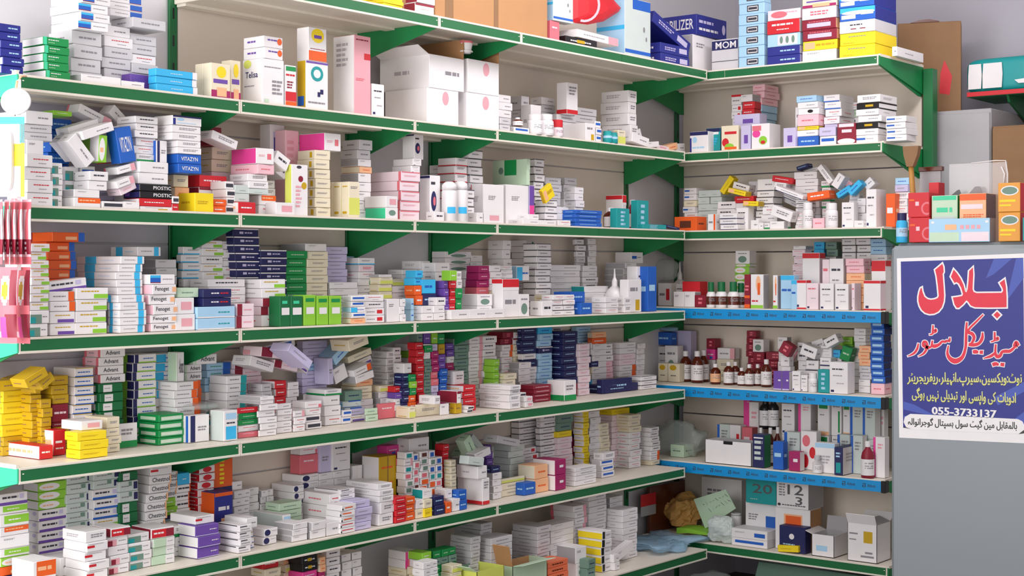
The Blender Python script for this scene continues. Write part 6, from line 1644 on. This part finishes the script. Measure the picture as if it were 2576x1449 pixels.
blob('plastic_bag', 'R5', 1712, .22, 116, 1062, 'bag', 'crumpled clear plastic bag on the sixth corner shelf beside the white tray', 'plastic bag', .17, .5, 13, 2)
run('R5 1686 1720 1762 1120 pg t=.12 dep=.1')
blob('plastic_bag', 'R3', 1676, .27, 54, 652, 'bag', 'cloudy plastic bag in the corner behind the blue carton on the fourth shelf', 'plastic bag', .1, .25, 10, 3, on=708)
blob('plastic_pack', 'R4', 1682, .29, 40, 822, 'bluebag', 'glossy blue plastic pack in the corner of the fifth shelf', 'plastic pack', .07, .2, 12, 4, on=834)
blob('paper_bag', 'R6', 1702, .24, 104, 1250, 'pb', 'crumpled brown paper bag in the corner of the bottom shelf', 'paper bag', .17, .62, 13, 5, lift=.03)
blob('plastic_wrap', 'R6', 1816, .05, 66, 1302, 'ag', 'crumpled silvery plastic wrap at the front of the bottom corner shelf', 'plastic wrap', .08, .4, 16, 6)
blob('plastic_sheet', 'S6', 1658, .22, 116, 1352, 'bluebag', 'pale blue crumpled plastic sheet at the right end of the bottom shelf', 'plastic sheet', .34, .55, 11, 7, e=.6)
blob('clear_wrap', 'S4', 496, .19, 84, 1014, 'bag', 'shiny clear wrapping lying above the green cartons on the fifth shelf', 'plastic wrap', .1, .3, 12, 9, on=1034)
run('''
F S5 1186 1128 54 20 -58 pg t=.18 dep=.05
F S5 1200 1120 44 22 -40 pgb t=.2 dep=.05
F S5 1176 1160 54 22 -50 pg t=.16 dep=.05
F S5 1215 1142 40 18 12 plt t=.2 dep=.05
F S5 1198 1160 40 20 -10 pgb t=.16 dep=.05
R6 1764 1866 1872 1208 gy t=.33 dep=.05
'''.replace(' gy t=', ' plt t='))
# card with scribbled writing leaning in the corner of the bottom shelf
yq = -.408 + .13; cpt = [on_yplane(px, py, yq) for px, py in ((1745, 1256), (1826, 1231), (1851, 1279), (1774, 1330))]
b = MB(); b.prism([(v.x, v.z) for v in cpt], 1, yq, yq + .004, 'pg')
R2_ = random.Random(3)
for r_, (u0, u1, v) in enumerate(((.2, .9, .72), (.3, .95, .45))):
    u = u0
    while u < u1:
        for _ in range(2):
            du = R2_.uniform(.02, .07); dv = R2_.uniform(-.1, .1)
            def L2(u_, v_): return (cpt[0] * (1 - u_) + cpt[1] * u_) * v_ + (cpt[3] * (1 - u_) + cpt[2] * u_) * (1 - v_)
            a_, c_ = L2(u, v + dv), L2(u + du, v - dv); n_ = Vector((0, 0, .0022)); off = Vector((0, -.0006, 0))
            b.poly([a_ + off, c_ + off, c_ + off + n_, a_ + off + n_], 'gt2')
        u += .1
tag(b.build('handwritten_card', fix=False), 'tilted pale green card with handwritten lines leaning over the paper bag', 'card')
x, y = spot('R6', 1852, .16); tp = empty('tape_roll', (x, y, ROWS['R6'][1] + .002)); tag(tp, 'white cylindrical roll standing behind the flat white carton on the bottom shelf', 'roll')
b = MB(); hz = z_at(1292, x, y) - ROWS['R6'][1]; b.lathe([(.026, 0), (.027, .003), (.027, hz - .003), (.026, hz), (.012, hz), (.012, hz - .01)], 'w', 24); b.build('roll', tp, True)
b = MB(); b.lathe([(.027, hz * .92), (.0275, hz * .93), (.0275, hz * .97), (.027, hz * .98)], 'gy', 24); b.build('band', tp, True)
b = MB(); yq = -.408 + .035; b.prism([(v.x, v.z) for v in [on_yplane(px, py, yq) for px, py in ((1702, 1328), (1730, 1329), (1779, 1341), (1781, 1347), (1730, 1341), (1702, 1342))]], 1, yq, yq + .12, 'lg')
o = tag(b.build('plastic_folder'), 'flat bright green plastic folder under the brown paper bag', 'folder')
mz = min(v.co.z for v in o.data.vertices); o.location.z = max(0, zR[6] + .002 - mz)
# flaps on the two upper white cartons, red bag and paper roll on the top shelf
xb_ = dS[1] - .012
for (px, py, pw), lab in (((1079, 134, 1168), 0), ((1176, 146, 1256), 1)):
    best = None
    for it in ITEMS:
        if it[1] == 'S1' and it[0].name.startswith('storage') and abs(it[3] - px) < 3: best = it[0]
    if best is None: continue
    xs_ = [v.co.x for v in best.data.vertices]; ys_ = [v.co.y for v in best.data.vertices]; H = max(v.co.z for v in best.data.vertices); w2, d2 = max(xs_), max(ys_)
    for hinge, ang, L_, c in (((1, 62, .095, 'kr'), (-1, 25, .07, 'w')) if lab == 0 else ((1, 80, .072, 'kr'),)):
        a = math.radians(ang); b = MB(); b.prism([(hinge * w2, H), (hinge * (w2 + L_ * math.cos(a)) if hinge < 0 else w2 - .0 + L_ * math.cos(a) * .2, H + L_ * math.sin(a)), (hinge * w2 + .003, H + L_ * math.sin(a) - .001), (hinge * w2 + .003, H)] if hinge > 0 else [(-w2, H), (-w2 - L_ * math.cos(a), H + L_ * math.sin(a)), (-w2 - L_ * math.cos(a), H + L_ * math.sin(a) - .003), (-w2, H - .003)], 1, -d2 * .97, d2 * .97, c)
        f_ = b.build('flap', best); f_['label'] = 'raised brown cardboard flap' if c == 'kr' else 'white flap folded outward'
xp = dS[0] - .045
b = MB(); outl = [on_xplane(px, py, xp) for px, py in ((1437, -20), (1490, -30), (1530, -16), (1562, 20), (1556, 30), (1518, 54), (1478, 62), (1446, 58), (1436, 50))]
cen = sum(outl, Vector()) / len(outl); N = len(outl)
ring = lambda s_, dx: [cen + (v - cen) * s_ + Vector((dx, 0, 0)) for v in outl]
layers = [ring(1, 0), ring(.8, .013), ring(.4, .022)]; n = 0
for s_ in (1, -1):
    Ls = [[(v.x if s_ > 0 else 2 * xp - v.x, v.y, v.z) for v in r_] for r_ in layers]
    for A_, B_ in zip(Ls, Ls[1:]):
        for i in range(N): j = (i + 1) % N; b.poly([A_[i], A_[j], B_[j], B_[i]], 'rd')
    b.poly(Ls[-1], 'rd')
arc = [on_xplane(1470 + 40 * math.cos(a), 12 + 44 * math.sin(a), xp + .023) for a in [math.radians(-60 + 15 * i) for i in range(12)]]; arc2 = [on_xplane(1470 + 34 * math.cos(a), 12 + 38 * math.sin(a), xp + .023) for a in [math.radians(-60 + 15 * i) for i in range(12)]]
for i in range(11): b.poly([arc[i], arc[i + 1], arc2[i + 1], arc2[i]], 'lp')
tag(b.build('plastic_packet'), 'bright red plastic packet with white arc on top of the long rack', 'packet')
# clutter below the corner rack
b = MB(); b.box((0, 0, 0), (.62, .02, .30), 'gt', .004); o = b.build('cardboard_sheet', loc=(.62, -.36, .002)); o.rotation_euler = (math.radians(-28), 0, 0); tag(o, 'grey green board leaning under the bottom shelf of the corner rack', 'board')
b = MB(); crumple(b, .3, .22, .2, 'bag', .3, 8, seed=12); tag(b.build('plastic_bag', None, True, (.42, -.36, .002)), 'clear plastic bag on the floor under the bottom corner shelf', 'plastic bag')

for it in ITEMS:                       # open lids of the two cartons in the tray
    if it[1] == 'G' and it[2] in ('pale green glossy carton', 'peach glossy carton'):
        me = it[0].data; w2 = max(v.co.x for v in me.vertices) - .001; d2 = max(v.co.y for v in me.vertices) - .001; H = max(v.co.z for v in me.vertices); gr = 'green' in it[2]
        b = MB(); b.prism([(-w2 * .1, H), (w2 * .45, H + (.022 if gr else .028)), (w2 * .62, H + (.024 if gr else .03)), (w2 * .8, H)] if gr else [(-w2 * .95, H), (-w2 * .4, H + .03), (-w2 * .05, H + .03), (w2 * .2, H)], 1, d2 * .55, d2 * .6, 'dg' if gr else 'gt2'); f_ = b.build('flap', it[0]); f_['label'] = 'dark raised lid flap'
x0_, zt_ = .066, z_at(1216, .066, -.2)
bc_ = empty('brown_carton', (.044, -.37, zR[6] + .002)); tag(bc_, 'dark brown carton with red and white label against the wall in the bottom corner', 'carton')
b = MB(); b.box((0, 0, 0), (.022, .34, zt_ - zR[6] - .002), 'br', .002); b.build('body', bc_)
p0, p1 = on_xplane(1612, 1246, .0665), on_xplane(1650, 1292, .0665); o0 = bc_.location
b = MB(); zm = p0.z + (p1.z - p0.z) * .55
b.box((.0218, p0.y - o0.y, zm - o0.z), (.0226, p1.y - o0.y, p0.z - o0.z), 'rd'); b.box((.0218, p0.y - o0.y, p1.z - o0.z), (.0226, p1.y - o0.y, zm - o0.z), 'gy'); b.build('label', bc_)
# ---------------------------------------------------------------- labels: look, place in the stack, which stack, which shelf
ORD = ['top', 'second', 'third', 'fourth', 'fifth', 'sixth', 'seventh', 'eighth', 'ninth', 'tenth', 'eleventh', 'twelfth', 'thirteenth', 'fourteenth', 'fifteenth', 'sixteenth', 'seventeenth', 'eighteenth', 'nineteenth', 'twentieth']
def finish_labels():
    rows = {}
    for it in ITEMS: rows.setdefault(it[1], []).append(it)
    seen = set()
    for row, its in rows.items():
        st = {}
        for o, _, d, px, sid, k, n in its: st.setdefault(d, {}).setdefault(sid, px)
        uniq = [(d, list(s.values())[0]) for d, s in st.items() if len(s) == 1 and len(d.split()) <= 6]
        for o, _, d, px, sid, k, n in its:
            same = [it for it in its if it[2] == d and it[4] == sid]
            where = ''
            if len(same) > 1 or n > 1:
                where = ' ' + ('topmost' if k == 0 else 'lowest' if k == n - 1 else ORD[k] + ' from top')
            loc = ''
            if len(st[d]) > 1:
                near = sorted((abs(p - px), e, p) for e, p in uniq if e != d and 10 < abs(p - px) < 220)
                ok = None
                for _, e, p in near[:14]:
                    sidew = 'left of' if px < p else 'right of'
                    rivals = [q for s, q in st[d].items() if s != sid and (q < p) == (px < p) and abs(q - p) < 380]
                    if not rivals: ok = f', {sidew} the {e}'; break
                xs = sorted((q, s) for s, q in st[d].items()); i = [s for _, s in xs].index(sid)
                loc2 = f', {ORD[min(i, 19)]} such stack from left' if n > 1 else f', {ORD[min(i, 19)] if i else "first"} such from left'
                if i == 0: loc2 = loc2.replace('top such', 'first such')
                loc = ok or loc2
            def full(l): return f'{d},{where} in stack{l}, {ROWN[row]}' if where else f'{d}{l}, {ROWN[row]}'
            lab = full(loc)
            if len(re.findall(r"[A-Za-z0-9][A-Za-z0-9'-]*", lab)) > 16 and loc: lab = full(loc2)
            if len(re.findall(r"[A-Za-z0-9][A-Za-z0-9'-]*", lab)) > 16: lab = lab.replace(' in stack', '').replace(' carton', ' box')
            if len(re.findall(r"[A-Za-z0-9][A-Za-z0-9'-]*", lab)) > 16: lab = lab.replace(' from top', ' down').replace('such stack from left', 'such stack')
            if lab in seen and loc: lab = full(loc2)
            seen.add(lab); o['label'] = lab
            if len(st[d]) > 1 or n > 1: o['group'] = f'{d}s on the {ROWN[row]}'
import re
finish_labels()
